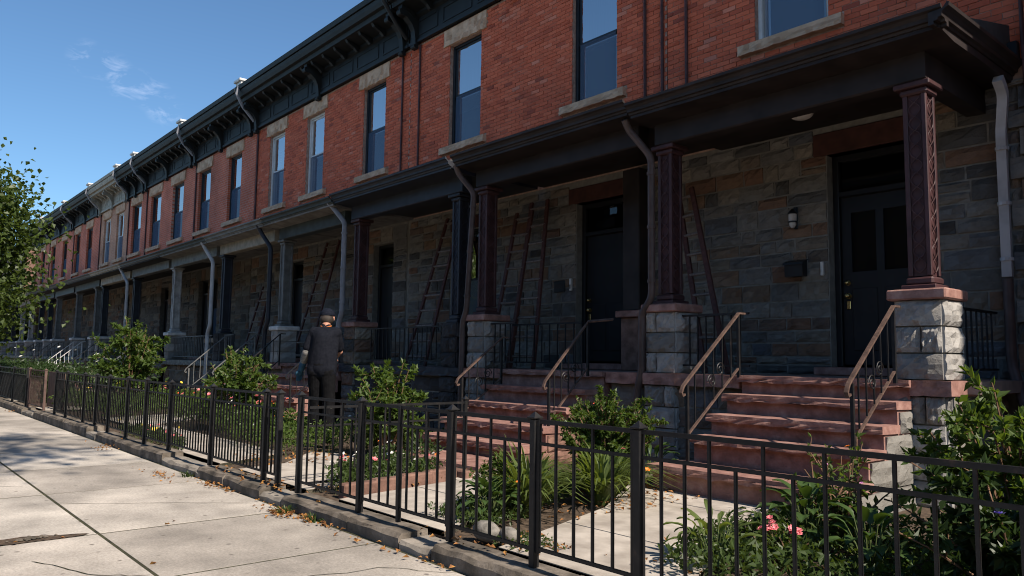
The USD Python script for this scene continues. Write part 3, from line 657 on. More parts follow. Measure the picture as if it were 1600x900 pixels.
def steps(t, x0, x1, tz, ys, y_end=None, m='sandstone', zg=.09, side='stone'):
    """tz: tread heights from the top step down, ys: front of each riser"""
    for k, (z, y) in enumerate(zip(tz, ys)):
        nxt = tz[k + 1] if k + 1 < len(tz) else zg
        w0, w1 = (x0, x1) if k < len(tz) - 1 else (x0 - .12, x1 + .02)
        back = ys[k - 1] + .04 if k else y + .3
        r = MB(); r.box(w0 + .02, w1 - .02, y + .035, back - .002, nxt - .1 if k + 1 < len(tz) else zg - .05, z - .07)
        s = obj('step', r, m, t)
        mm = MB(); rock_bar(mm, w0, w1, y - .03, back, z - .075, z, int(abs(x0) * 90 + k), amp=.016); obj('tread', mm, m, s)
        if side and k:
            obj('side_stone', MB().stone((w1 - .018, y + .05, nxt - .09), (0, 1, 0), (0, 0, 1), (1, 0, 0), ys[0] - y - .02, z - .075 - nxt + .085, .05, int(abs(x0) * 31 + k), .22, nu=6, nv=4), side, s)
def door(t, x0, x1, z0, z1, y=WALL, frame='door_black', m='door_black', hardware=True, lites=2, lod=0):
    yd = y + .2; m0 = MB(); f = .075; zt = z0 + 2.08
    for q in ((x0, x0 + f, z0, z1), (x1 - f, x1, z0, z1), (x0 + f, x1 - f, z1 - f, z1), (x0 + f, x1 - f, zt, zt + .07)): m0.cbox(q[0], q[1], yd - .05, yd + .06, q[2], q[3], c=.008)
    d = obj('door', m0, frame, t)
    a, c = x0 + f + .003, x1 - f - .003; W = c - a
    holes = []
    if lites: holes = [(a + W * .13, a + W * .45, z0 + 1.15, z0 + 1.88), (a + W * .55, a + W * .87, z0 + 1.15, z0 + 1.88)]
    leaf = MB()
    for q in wall_rects(a, c, z0 + .03, zt - .003, holes): leaf.box(q[0], q[1], yd, yd + .04, q[2], q[3])
    obj('door_leaf', leaf, m, d)
    for q in ([(a + W * .13, a + W * .45, z0 + .2, z0 + .95), (a + W * .55, a + W * .87, z0 + .2, z0 + .95)]): obj('door_panel', MB().cbox(q[0], q[1], yd - .012, yd - .0005, q[2], q[3], c=.011), m, d)
    for q in holes:
        obj('pane', MB().add([[q[0], yd + .015, q[2]], [q[1], yd + .015, q[2]], [q[1], yd + .015, q[3]], [q[0], yd + .015, q[3]]], [[0, 1, 2, 3]]), 'door_glass', d)
    obj('pane', MB().add([[x0 + f, yd + .008, zt + .07], [x1 - f, yd + .008, zt + .07], [x1 - f, yd + .008, z1 - f], [x0 + f, yd + .008, z1 - f]], [[0, 1, 2, 3]]), 'door_glass', d)
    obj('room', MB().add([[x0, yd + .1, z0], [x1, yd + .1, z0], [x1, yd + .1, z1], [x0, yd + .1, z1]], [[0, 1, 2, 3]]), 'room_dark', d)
    obj('threshold', MB().cbox(x0 - .14, x1 + .1, y - .16, yd + .05, 1.202, z0 - .002, c=.01), 'sandstone', d)
    if hardware:
        for z, r in ((z0 + 1.02, .028), (z0 + .86, .034)):
            s = trimesh.creation.icosphere(2, r); s.apply_translation([a + .07, yd - .045, z]); obj('knob' if r > .03 else 'deadbolt', s, 'brass', d, smooth=True)
            obj('rosette', MB().tube([(a + .07, yd - .012, z), (a + .07, yd - .001, z)], r * 1.05, n=14), 'brass', d)
        obj('handle_plate', MB().cbox(a + .045, a + .095, yd - .016, yd - .001, z0 + .7, z0 + .8, c=.008), 'brass', d)
    return d
def porch(t, x0, x1, beam='trim_brown', col='trim_purple', ceil='ceiling_dark', zg=4.47, left_pier=True, right_pier=None, piers=(), stairs=None, lod=0, pier_m='pale_stone', cap='sandstone', coping='sandstone',
          side_return=False, base_m='stone', gut=None, seed=0, roof_end=None):
    """roof on a beam, floor with coping, base wall, piers and columns. piers: (x centre, half width, column?, material, cap)"""
    gut = gut or beam
    # roof plane, gutter, beam, ceiling
    obj('porch_roof', MB().prism([(7.1, zg - .02), (7.1, zg - .05), (9.0, zg - .05), (9.0, zg + .42)], x0 + .03, x1 - .03), 'asphalt', t)
    prof = [(7.16, zg - .165), (7.115, zg - .165), (7.115, zg - .135), (7.085, zg - .132), (7.075, zg - .11), (7.05, zg - .104), (7.045, zg - .07), (7.02, zg - .045), (6.99, zg - .03), (6.985, zg), (7.005, zg + .004), (7.04, zg - .04), (7.16, zg - .05)]
    obj('porch_gutter', MB().prism(prof, x0, x1 + (.03 if side_return else 0)), gut, t)
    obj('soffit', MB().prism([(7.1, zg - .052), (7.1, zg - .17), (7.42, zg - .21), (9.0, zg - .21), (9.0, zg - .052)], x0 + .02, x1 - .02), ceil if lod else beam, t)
    obj('porch_beam', MB().prism([(7.43, zg - .212), (7.43, zg - .46), (7.45, zg - .475), (7.63, zg - .475), (7.63, zg - .212)], x0 + .12, x1 - .28 if side_return else x1 - .12), beam, t)
    if side_return:
        obj('porch_beam', MB().box(x1 - .46, x1 - .281, 7.632, 8.998, zg - .47, zg - .212), beam, t)
        obj('porch_gutter', MB().prism([(x1 + (7.10 - y) - .02, z - .002) for y, z in prof], 7.0, 8.99, axis='y'), gut, t)
    # floor, coping, base
    obj('porch_floor', MB().box(x0 + .02, x1 - .02, PY + .3, 9.0, 1.08, 1.197), 'porch_slab', t)
    segs = subtract(x0, x1 - (.12 if side_return else 0), [stairs] if stairs else [])
    for s0, s1 in segs:
        mm = MB(); rock_bar(mm, s0 + .004, s1 - .004, PY - .075, PY + .299, 1.06, 1.2, seed + int(abs(s0) * 10), amp=.01); obj('coping', mm, coping, t)
        bw = obj('base_wall', MB().box(s0 + .02, s1 - .02, PY + .02, PY + .25, .05, 1.058), 'stone_mortar', t)
        stone_wall(t, bw, stone_layout(s0 + .02, s1 - .02, .07, 1.055, [], seed + 5, .2, .3, .3, .7), PY + .02, m=base_m, seed=seed + 6, kindstuff=lod > 0)
    if side_return:
        mm = MB(); mm.cbox(x1 - .34, x1 - .122, PY + .3, 9.0, 1.058, 1.2, c=.012); obj('coping', mm, coping, t)
        bw = obj('base_wall', MB().box(x1 - .28, x1 - .215, PY + .252, 8.99, .05, 1.056), 'stone_mortar', t)
        stone_wall(t, bw, stone_layout(PY + .26, 8.98, .07, 1.055, [], seed + 9, .2, .3, .3, .6), 0, m=base_m, seed=seed + 8, axis='side', X=x1 - .215)
    for xc, hw, hascol, pm, pc in piers:
        pier(t, xc - hw, xc + hw, PY - .01, PY + .42, 1.203, 1.93, pm, pc, seed=int(abs(xc) * 10), lod=lod, rows=3)
        if lod == 0 and not (stairs and stairs[0] < xc < stairs[1]): pier(t, xc - hw - .01, xc + hw + .01, PY - .03, PY + .36, .06, 1.056, pm, None, seed=int(abs(xc) * 10) + 3, lod=0, rows=4)
        if hascol: column(t, xc - .01, PY + .2, 1.93 + (.1 if pc else 0) + .001, zg - .476, hascol if isinstance(hascol, str) else col, lod=lod)

# ---------------- house 1 (nearest)
H1 = house('nearest brick house, with the large hooded porch, red stone steps and black front door')
w1 = (-5.53, -4.50, 5.62, 7.72); w0 = (-2.0, -.97, 5.62, 7.72)
holes1 = [(w[0] - .0, w[1] + .0, w[2], w[3]) for w in (w1, w0)]
lint = lambda w: (w[0] - .19, w[1] + .17, w[3], w[3] + .36)
sil = lambda w: (w[0] - .22, w[1] + .2, w[2] - .14, w[2])
bw = backing(H1, 'wall', -6.99, -.2, 4.3, 8.15, holes1, 'mortar')
lay_bricks(H1, bw, -6.99, -.2, 4.5, 8.15, holes1 + [lint(w) for w in (w1, w0)] + [sil(w) for w in (w1, w0)], 'brick', seed=1, focus=(-3.6, 5.6))
for w in (w1, w0): window(H1, *w, frame='white_paint')
d1 = (-4.58, -3.5, 1.3, 3.9)
sw = backing(H1, 'stone_wall', -6.99, -.2, 0, 4.299, [(d1[0], d1[1], 1.2, 3.9)], 'stone_mortar', y=WALL + .02)
stone_wall(H1, sw, stone_layout(-6.98, -2.62, 1.2, 4.25, [(d1[0], d1[1], 1.2, 3.9), (d1[0] - .16, d1[1] + .16, 3.9, 4.18)], 21), WALL + .02, singles=200, seed=22)
stone_wall(H1, sw, stone_layout(-2.62, -2.5, .1, 4.25, [], 27, lmin=.3, lmax=.4), WALL + .02, singles=40, seed=28)
z = .1; k = 0
while z < 4.3:                      # quoins at the corner right of the porch
    h = .2 + .09 * ((k * 7) % 3) / 2; l = 1.5 if k % 2 else 1.35
    obj('quoin', MB().stone((-2.5 - (.1 if k % 2 else 0), WALL - .03, z), (1, 0, 0), (0, 0, 1), (0, -1, 0), l, min(h, 4.3 - z), .06, 300 + k, (.3, .15, .4, .6, .22, .8, .5)[k % 7], nu=7, nv=3), 'stone', sw); z += h; k += 1
obj('door_lintel', MB().cbox(d1[0] - .16, d1[1] + .16, WALL - .02, WALL + .2, 3.9, 4.18, c=.012), 'lintel_red', H1)
door(H1, *d1)
porch(H1, -6.1, -2.52, stairs=(-4.76, -3.0), piers=((-2.925, .205, True, 'pale_stone', 'sandstone'), (-5.87, .215, True, 'pale_stone', 'sandstone')), side_return=True, seed=100)
steps(H1, -4.76, -2.98, [1.2, 1.01, .81, .61, .36], [7.31, 7.03, 6.75, 6.45, 5.95])
stair_rail(H1, (-4.74, 6.35, 1.13), (-4.74, 7.3, 1.87), n=6)
stair_rail(H1, (-3.07, 6.35, 1.2), (-3.07, 7.22, 1.87), n=6)
porch_rail(H1, (-5.64, 7.5), (-4.74, 7.5), n=8)
porch_rail(H1, (-2.78, 7.85), (-2.78, 8.95), n=8)
downpipe(H1, [(-2.56, 8.6, 4.22), (-2.56, 8.75, 4.1), (-2.64, 8.9, 3.75), (-2.64, 8.9, 2.24)], 'pipe_white', r=.052, square=True)
downpipe(H1, [(-2.64, 8.9, 2.22), (-2.64, 8.9, 1.35), (-2.5, 8.8, .9), (-2.5, 8.75, .1)], 'pipe_brown', r=.05)
downpipe(H1, [(-6.2, 7.12, 4.32), (-6.2, 7.2, 4.2), (-5.98, 7.36, 3.85), (-5.98, 7.36, 2.1), (-6.12, 7.34, 1.92), (-6.12, 7.34, 1.25), (-6.2, 7.33, .9), (-6.2, 7.33, .1)], 'pipe_brown', r=.045)
for x in (-7.40, -7.07, -6.63): downpipe(H1, [(x, WALL - .03, 8.1), (x, WALL - .03, 4.7)], 'conduit', r=.024, straps=False)
for x in (-2.42, -2.36): downpipe(H1, [(x, WALL - .1, 8.0), (x + .01, WALL - .1, 4.6), (x + .03, WALL - .11, 3.9), (x + .04, WALL - .11, 1.5)], 'conduit', r=.02, straps=False)
obj('junction_box', MB().cbox(-2.62, -2.46, WALL - .1, WALL - .01, 4.5, 4.68, c=.01), 'trim_black', H1)
cornice(H1, -6.98, -.2, 'cornice_black', brackets=[-6.7, -3.6, -.5]); shell(H1, -6.98, -.2)
# small fittings on the nearest porch
t = thing('wall_lantern', 'small black wall lantern with glass jar beside the nearest door', 'lamp', (-4.97, 8.93, 3.1))
obj('back_plate', MB().cbox(-5.0, -4.94, WALL - .055, WALL - .035, 3.02, 3.3, c=.008), 'black_paint', t)
obj('cap', MB().tube([(-4.97, 8.88, 3.2), (-4.97, 8.88, 3.22), (-4.97, 8.88, 3.27)], [.062, .055, .012], n=12), 'black_paint', t)
obj('glass_jar', MB().tube([(-4.97, 8.88, 3.03), (-4.97, 8.88, 3.06), (-4.97, 8.88, 3.16), (-4.97, 8.88, 3.199)], [.022, .042, .05, .05], n=12), 'pale_cap', t, smooth=40)
obj('cage', MB().tube([(-4.97, 8.88, 3.09), (-4.97, 8.88, 3.11)], .054, n=12), 'black_paint', t)
t = thing('mailbox', 'black wall mailbox with a slanted lid left of the nearest door', 'mailbox', (-4.95, 8.92, 2.42))
obj('box', MB().prism([(8.95, 2.41), (8.84, 2.41), (8.83, 2.58), (8.95, 2.62)], -5.07, -4.83), 'black_paint', t)
obj('lid', MB().prism([(8.955, 2.625), (8.82, 2.583), (8.815, 2.555), (8.822, 2.555), (8.828, 2.58), (8.955, 2.615)], -5.085, -4.815), 'black_paint', t)
t = thing('doorbell', 'slim white doorbell intercom on the frame of the nearest door', 'doorbell', (-4.64, 8.96, 2.5))
obj('case', MB().cbox(-4.665, -4.625, WALL - .045, WALL - .01, 2.41, 2.58, c=.006), 'white_paint', t); obj('button', MB().cbox(-4.655, -4.635, WALL - .052, WALL - .044, 2.46, 2.48, c=.003), 'steel', t)
t = thing('ceiling_lamp', 'round pale ceiling lamp under the nearest porch roof', 'lamp', (-4.3, 8.15, 4.2))
s = trimesh.creation.icosphere(2, 1.0); s.vertices *= [.13, .13, .07]; s.vertices += [-4.45, 8.2, 4.215]; obj('shade', s, 'pale_cap', t, smooth=True); obj('rim', MB().tube([(-4.45, 8.2, 4.22), (-4.45, 8.2, 4.262)], .14, n=20), 'trim_grey', t)

# ---------------- house 2
H2 = house('second brick house from the right, with black-framed windows and two dark porches')
w2, w3 = (-9.01, -8.0, 5.62, 7.75), (-12.55, -11.51, 5.62, 7.75)
holes2 = [w2, w3]
bw = backing(H2, 'wall', -13.99, -7.01, 4.3, 8.15, holes2, 'mortar')
lay_bricks(H2, bw, -13.99, -7.01, 4.5, 8.15, holes2 + [lint(w) for w in holes2] + [sil(w) for w in holes2], 'brick', seed=2, focus=(-9.3, 6.3))
for w in holes2: window(H2, *w)
d2 = (-8.9, -7.82, 1.3, 3.92); wp3 = (-12.35, -11.2, 1.9, 3.85)
sw = backing(H2, 'stone_wall', -13.99, -7.01, 0, 4.299, [(d2[0], d2[1], 1.2, 3.92), wp3], 'stone_mortar', y=WALL + .02)
stone_wall(H2, sw, stone_layout(-13.9, -7.02, 1.2, 4.25, [(d2[0], d2[1], 1.2, 3.92), (d2[0] - .16, d2[1] + .16, 3.92, 4.18), (wp3[0] - .05, wp3[1] + .05, 1.75, 4.1)], 31), WALL + .02, singles=260, seed=32)
obj('door_lintel', MB().cbox(d2[0] - .16, d2[1] + .16, WALL - .02, WALL + .2, 3.92, 4.18, c=.012), 'lintel_red', H2)
obj('window_lintel', MB().cbox(wp3[0] - .05, wp3[1] + .05, WALL - .02, WALL + .2, 3.86, 4.1, c=.012), 'lintel_red', H2)
obj('window_sill', MB().cbox(wp3[0] - .05, wp3[1] + .05, WALL - .05, WALL + .2, 1.76, 1.89, c=.012), 'sandstone', H2)
door(H2, *d2, lites=0)
window(H2, *wp3, lintel=False, sill=None, blind=True)
porch(H2, -9.7, -6.12, stairs=(-8.78, -6.7), zg=4.53, piers=((-9.46, .2, True, 'pale_stone', 'sandstone'),), seed=140)
porch(H2, -13.72, -9.82, beam='trim_navy', zg=4.53, col='trim_navy', piers=((-10.17, .2, 'trim_navy', 'sooty_stone', None), (-13.45, .2, 'trim_purple', 'edging_stone' if False else 'stone', 'sandstone')), base_m='sooty_stone', coping='sooty_coping' if False else 'trim_navy', seed=170)
# half pillar at the wall right of the second door
obj('wall_pilaster', MB().cbox(-7.62, -7.3, 8.7, 8.99, 2.08, 4.2, c=.012), 'trim_brown', H2); obj('wall_pilaster_ledge', MB().cbox(-7.7, -7.22, 8.62, 8.99, 1.98, 2.078, c=.012), 'sandstone', H2); obj('wall_pilaster_base', MB().cbox(-7.64, -7.28, 8.68, 8.99, 1.2, 1.978, c=.012), 'edging', H2)
steps(H2, -8.8, -6.72, [1.2, .98, .76, .54, .34, .17], [7.31, 7.0, 6.68, 6.3, 5.95, 5.3], zg=.06, side='edging')
stair_rail(H2, (-8.66, 6.5, 1.1), (-8.66, 7.25, 1.66), n=5)
stair_rail(H2, (-6.9, 6.5, 1.12), (-6.9, 7.22, 1.84), n=6, z_top_end=(-6.55, 7.3, 1.86))
porch_rail(H2, (-9.25, 7.5), (-7.75 - .9, 7.5), n=5)
porch_rail(H2, (-9.24, 7.95), (-7.72, 7.95), n=9)
porch_rail(H2, (-12.95, 7.5), (-10.4, 7.5), n=18)
downpipe(H2, [(-9.72, 7.12, 4.4), (-9.72, 7.2, 4.25), (-9.5, 7.33, 3.95), (-9.44 - .2, 7.33, 2.1), (-9.72, 7.32, 1.92), (-9.74, 7.32, .1)], 'pipe_brown', r=.045)
downpipe(H2, [(-13.95, 7.1, 4.42), (-13.9, 7.2, 4.3), (-13.62, 7.3, 4.0), (-13.62, 7.3, 2.2), (-13.74, 7.3, 2.0), (-13.76, 7.3, 1.3), (-13.85, 7.28, 1.1)], 'pipe_grey', r=.05)
cornice(H2, -14.0, -7.0, 'cornice_black', brackets=[-13.72, -10.5, -7.25]); shell(H2, -14, -7)
for x in (-14.3, -13.62): downpipe(H2 if x > -14 else H2, [(x, WALL - .025, 8.1), (x, WALL - .025, 4.8)], 'conduit', r=.022, straps=False)
obj('gutter_spout', MB().tube([(-14.0, 8.3, 9.15), (-14.0, 8.25, 9.0), (-14.02, 8.6, 8.6), (-14.05, 8.9, 8.35)], .05, n=10), 'trim_black', H2, smooth=40)
t = thing('number_plaque', 'small dark square plaque on the stone left of the second door', 'plaque', (-9.25, 8.94, 2.57))
obj('plate', MB().cbox(-9.37, -9.12, WALL - .04, WALL - .01, 2.47, 2.66, c=.008), 'black_paint', t); obj('raised_bar', MB().cbox(-9.33, -9.16, WALL - .046, WALL - .039, 2.53, 2.6, c=.003), 'trim_brown', t)
t = thing('keypad', 'pale keypad on the frame left of the second door', 'keypad', (-8.98, 8.95, 2.58))
obj('case', MB().cbox(-9.0, -8.95, WALL - .05, WALL - .01, 2.48, 2.68, c=.006), 'white_paint', t); obj('key_field', MB().cbox(-8.992, -8.958, WALL - .055, WALL - .049, 2.51, 2.58, c=.002), 'trim_grey', t)
t = thing('doorbell', 'pale doorbell on the right frame of the second door', 'doorbell', (-7.74, 8.96, 2.5))
obj('case', MB().cbox(-7.76, -7.71, WALL - .05, WALL - .01, 2.35, 2.5, c=.006), 'white_paint', t); obj('button', MB().cbox(-7.745, -7.725, WALL - .056, WALL - .049, 2.41, 2.44, c=.003), 'steel', t)

# ---------------- houses 3 to 10
def far_house(label, x0, x1, wins, porches, corn='cornice_black', lod=1, brick='far_brick', bricks=False, seed=0, caps=True, zc=HZ):
    t = house(label)
    W = [(a, c, 5.62, 7.75) for a, c, _ in wins]
    if bricks:
        bw = backing(t, 'wall', x0 + .01, x1 - .01, 4.3, 8.15, W, 'mortar')
        lay_bricks(t, bw, x0 + .01, x1 - .01, 4.5, 8.15, W + [lint(w) for w in W] + [sil(w) for w in W], 'brick', seed=seed, singles=200, focus=(x1 - 1, 6))
    else: backing(t, 'wall', x0 + .01, x1 - .01, 4.3, 8.15, W, brick, y=WALL)
    for w, (_, _, fm) in zip(W, wins): window(t, *w, frame=fm, lod=lod)
    doors = [(p['door'][0], p['door'][1], 1.3, 3.9) for p in porches if p.get('door')] ; lows = [(p['win'][0], p['win'][1], 1.9, 3.85) for p in porches if p.get('win')]
    sw = backing(t, 'stone_wall', x0 + .01, x1 - .01, 0, 4.299, [(d[0], d[1], 1.2, d[3]) for d in doors] + lows, 'far_stone_mortar' if lod > 1 else 'stone_mortar', y=WALL + .02)
    stone_wall(t, sw, stone_layout(x0 + .02, x1 - .02, 1.2, 4.25, [(d[0], d[1], 1.2, 3.9) for d in doors] + lows, seed + 40, .2, .3, .35, .7), WALL + .02, seed=seed + 41, kindstuff=lod > 1, singles=300, m='far_stone' if lod > 1 else 'stone')
    for d in doors: door(t, *d, lites=0, hardware=False)
    for l in lows: window(t, *l, lintel=False, sill='lintel_stone', blind=True, lod=lod)
    for i, p in enumerate(porches):
        c = p['col']; pm = p.get('pier', 'pale_stone')
        porch(t, p['x'][0], p['x'][1], beam=p['beam'], col=c, ceil=p.get('ceil', 'ceiling_dark'), zg=p.get('zg', 4.5), stairs=p.get('stairs'), piers=[(q, .19, c, pm, p.get('cap', 'pale_cap')) for q in p['piers']], lod=1, seed=seed + 60 + i * 9,
              coping=p.get('coping', 'trim_grey'), gut=p.get('gut'), base_m=p.get('base', 'far_stone'))
        if p.get('stairs'):
            a, c_ = p['stairs']; steps(t, a, c_, [1.2, .98, .76, .54, .32], [7.31, 7.03, 6.75, 6.47, 6.15], m=p.get('step', 'porch_slab'), side=None)
            rm = p.get('rail', 'iron')
            for x in (a + .06, c_ - .06): stair_rail(t, (x, 6.35, 1.05), (x, 7.25, 1.84), n=6, m=rm, mi=rm, scroll=False)
        for r0, r1 in p.get('rails', ()): porch_rail(t, (r0, 7.5), (r1, 7.5), n=max(4, int((r1 - r0) / .13)), m=p.get('rail', 'iron'), s=.009)
        if p.get('pipe'):
            x, pm_ = p['pipe']; downpipe(t, [(x - .35, 7.1, 4.4), (x - .32, 7.2, 4.2), (x, 7.3, 3.85), (x, 7.3, 2.15), (x - .16, 7.3, 1.95), (x - .18, 7.3, .3)], pm_, r=.05, straps=False)
    cornice(t, x0, x1, corn, lod=lod, brackets=None if not p.get('br') else p['br']); shell(t, x0, x1)
    for x in (x0 + .18,): downpipe(t, [(x, WALL - .025, 8.1), (x, WALL - .025, 4.8)], 'conduit', r=.03, straps=False)
    if caps:
        party_cap(t, x0 + .02, tall=.34)
        obj('gutter_spout', MB().tube([(x0 + .3, 8.28, 9.3), (x0 + .3, 8.22, 9.05), (x0 + .2, 8.45, 8.75), (x0 + .12, 8.85, 8.4)], .05, n=8), 'pipe_grey', t, smooth=40)
    return t
B = 'black_paint'
far_house('third brick house from the right, with two pale-framed windows and one black-framed window', -22.5, -14.0,
          [(-16.04, -15.04, B), (-19.06, -18.06, 'white_paint'), (-21.48, -20.45, 'white_paint')],
          [dict(x=(-17.1, -13.74), beam='trim_green', col='trim_grey', piers=(-16.9,), ceil='ceiling_light', door=(-15.4, -14.55), stairs=(-16.35, -13.75), step='sandstone', coping='sandstone', rail='iron', pipe=(-17.12, 'trim_navy')),
           dict(x=(-20.85, -17.12), beam='trim_beige', gut='trim_grey', col='trim_navy', pier='sooty_stone', cap=None, piers=(-20.6,), ceil='ceiling_light', door=(-19.9, -19.0), stairs=(-19.6, -17.6), rail='grey_rail', rails=((-20.3, -19.7),), pipe=(-20.85, 'pipe_white'))],
          bricks=True, seed=3)
far_house('fourth brick house from the right, with two narrow black windows above a grey-columned porch', -27.9, -22.5, [(-24.7, -23.6, B), (-27.48, -26.32, B)],
          [dict(x=(-24.95, -20.87), beam='trim_grey', gut='trim_green', col='pale_column', piers=(-24.75,), ceil='ceiling_light', door=(-22.4, -21.5), rail='grey_rail', rails=((-24.5, -21.2),), stairs=None),
           dict(x=(-29.3, -24.97), beam='trim_grey', gut='trim_navy', col='trim_navy', piers=(-29.1,), door=(-27.0, -26.1), win=(-25.8, -25.2), rail='grey_rail', stairs=(-26.9, -25.0), pipe=(-29.2, 'pipe_white'))], seed=4, lod=2)
far_house('fifth house, brick with black cornice, between the grey-columned porch and the orange house', -33.8, -27.9, [(-30.38, -29.1, B), (-33.15, -31.8, B)],
          [dict(x=(-33.7, -29.32), beam='trim_beige', gut='trim_beige', col='trim_navy', piers=(-33.5,), door=(-31.2, -30.3), stairs=(-32.6, -30.8), rail='iron')], seed=5, lod=2)
far_house('narrow sixth house with a single window beside the beige cornice', -36.5, -33.8, [(-35.85, -34.5, B)],
          [dict(x=(-38.2, -33.72), beam='trim_green', gut='trim_navy', col='trim_grey', piers=(-38.0, -34.6), door=(-36.3, -35.6), stairs=(-36.9, -35.2), rail='white_paint')], seed=6, lod=2)
far_house('seventh house of lighter orange brick with a beige bracketed cornice', -41.5, -36.5, [(-38.4, -37.2, 'white_paint'), (-40.7, -39.5, 'white_paint')],
          [dict(x=(-42.5, -38.22), beam='trim_navy', col='trim_grey', piers=(-42.2,), door=(-40.6, -39.6), stairs=(-41.5, -39.8), rail='iron')], corn='trim_beige', brick='far_orange_brick', seed=7, lod=2)
far_house('eighth house, brick with dark windows left of the orange house', -47.3, -41.5, [(-44.2, -43.0, B), (-46.9, -45.7, B)],
          [dict(x=(-46.8, -42.52), beam='trim_navy', col='trim_navy', piers=(-46.5, -44.2), door=(-45.5, -44.6), stairs=(-46, -44.4), rail='iron')], seed=8, lod=2)
far_house('ninth house, brick with a beige porch beam near the end of the row', -53.9, -47.3, [(-50.1, -48.9, B), (-53.3, -52.1, B)],
          [dict(x=(-52.5, -46.82), beam='trim_beige', gut='trim_grey', col='pale_column', piers=(-52.2, -49.4), door=(-50.5, -49.6), rail='iron')], seed=9, lod=2)
far_house('last house at the far end of the row, partly behind the maple tree', -58.3, -53.9, [(-56.5, -55.3, B)],
          [dict(x=(-58.2, -52.52), beam='trim_navy', col='trim_navy', piers=(-58.0, -55.2), door=(-57, -56.1), rail='iron')], seed=10, lod=2)
# neighbouring house just past the right edge, its bay shades the porch's inner side
t = thing('bay_house', 'next brick house past the right edge, its bay standing forward', 'house', (0, 0, 0))
obj('bay_wall', MB().box(-1.25, .6, 7.86, 8.96, -.1, 9.0), 'far_brick', t); obj('bay_roof', MB().cbox(-1.35, .7, 7.8, 8.96, 9.002, 9.3, c=.03), 'cornice_black', t); obj('rear_wall', MB().box(-.18, 12, 9.32, 18, -.1, 9.0), 'far_brick', t); obj('front_wall', MB().box(.62, 12, 9.0, 9.3, -.1, 9.0), 'far_brick', t)

# ================================================================ ladders
def ladder(label, a, c, w, n=12, name='wooden_ladder', wt=None):
    """a, c: centre of foot and head; w: width vector"""
    a, c, w = A(a, float), A(c, float), A(w, float); t = thing(name, label, 'ladder', tuple(a), 'ladders leaning inside the porches'); wt = w if wt is None else A(wt, float)
    for s in (-.5, .5): obj('stile', MB().tube([a + w * s, c + wt * s], .046, n=4, rot=PI / 4, sq=(1, .6)), 'ladder_red', t)
    for k in range(n):
        f = (k + .6) / n; p, q = a + (c - a) * f, w + (wt - w) * f; obj('rung', MB().tube([p - q * .5, p + q * .5], .023, n=6), 'ladder_grey', t)
ladder('wooden ladder leaning inside the nearest porch, behind its left column', (-5.65, 8.2, 1.2), (-6.55, 8.8, 3.75), (.42, -.12, 0), n=9, wt=(.3, -.1, 0))
ladder('wide wooden ladder leaning on stone left of the second door', (-9.25, 8.15, 1.2), (-9.62, 8.85, 4.05), (.56, 0, 0), n=9, wt=(.4, 0, 0))
ladder('narrow ladder overlapping the wide one, left of it, on the second porch', (-9.72, 8.05, 1.2), (-9.95, 8.8, 3.9), (.46, .03, 0), n=9, wt=(.36, .03, 0))
ladder('wooden ladder leaning on pale stone left of the soot-black pier', (-12.0, 7.95, 1.2), (-12.1, 8.85, 4.1), (.66, 0, 0), n=10, wt=(.4, 0, 0))
ladder('tall wooden ladder rising behind the worker in dark clothes', (-17.0, 8.05, 1.2), (-17.05, 8.85, 4.15), (.85, 0, 0), n=10, wt=(.62, 0, 0))
ladder('short dark ladder on the porch behind the second leafy bush', (-20.3, 8.1, 1.2), (-20.9, 8.85, 3.3), (.8, 0, 0), n=7, wt=(.55, 0, 0))

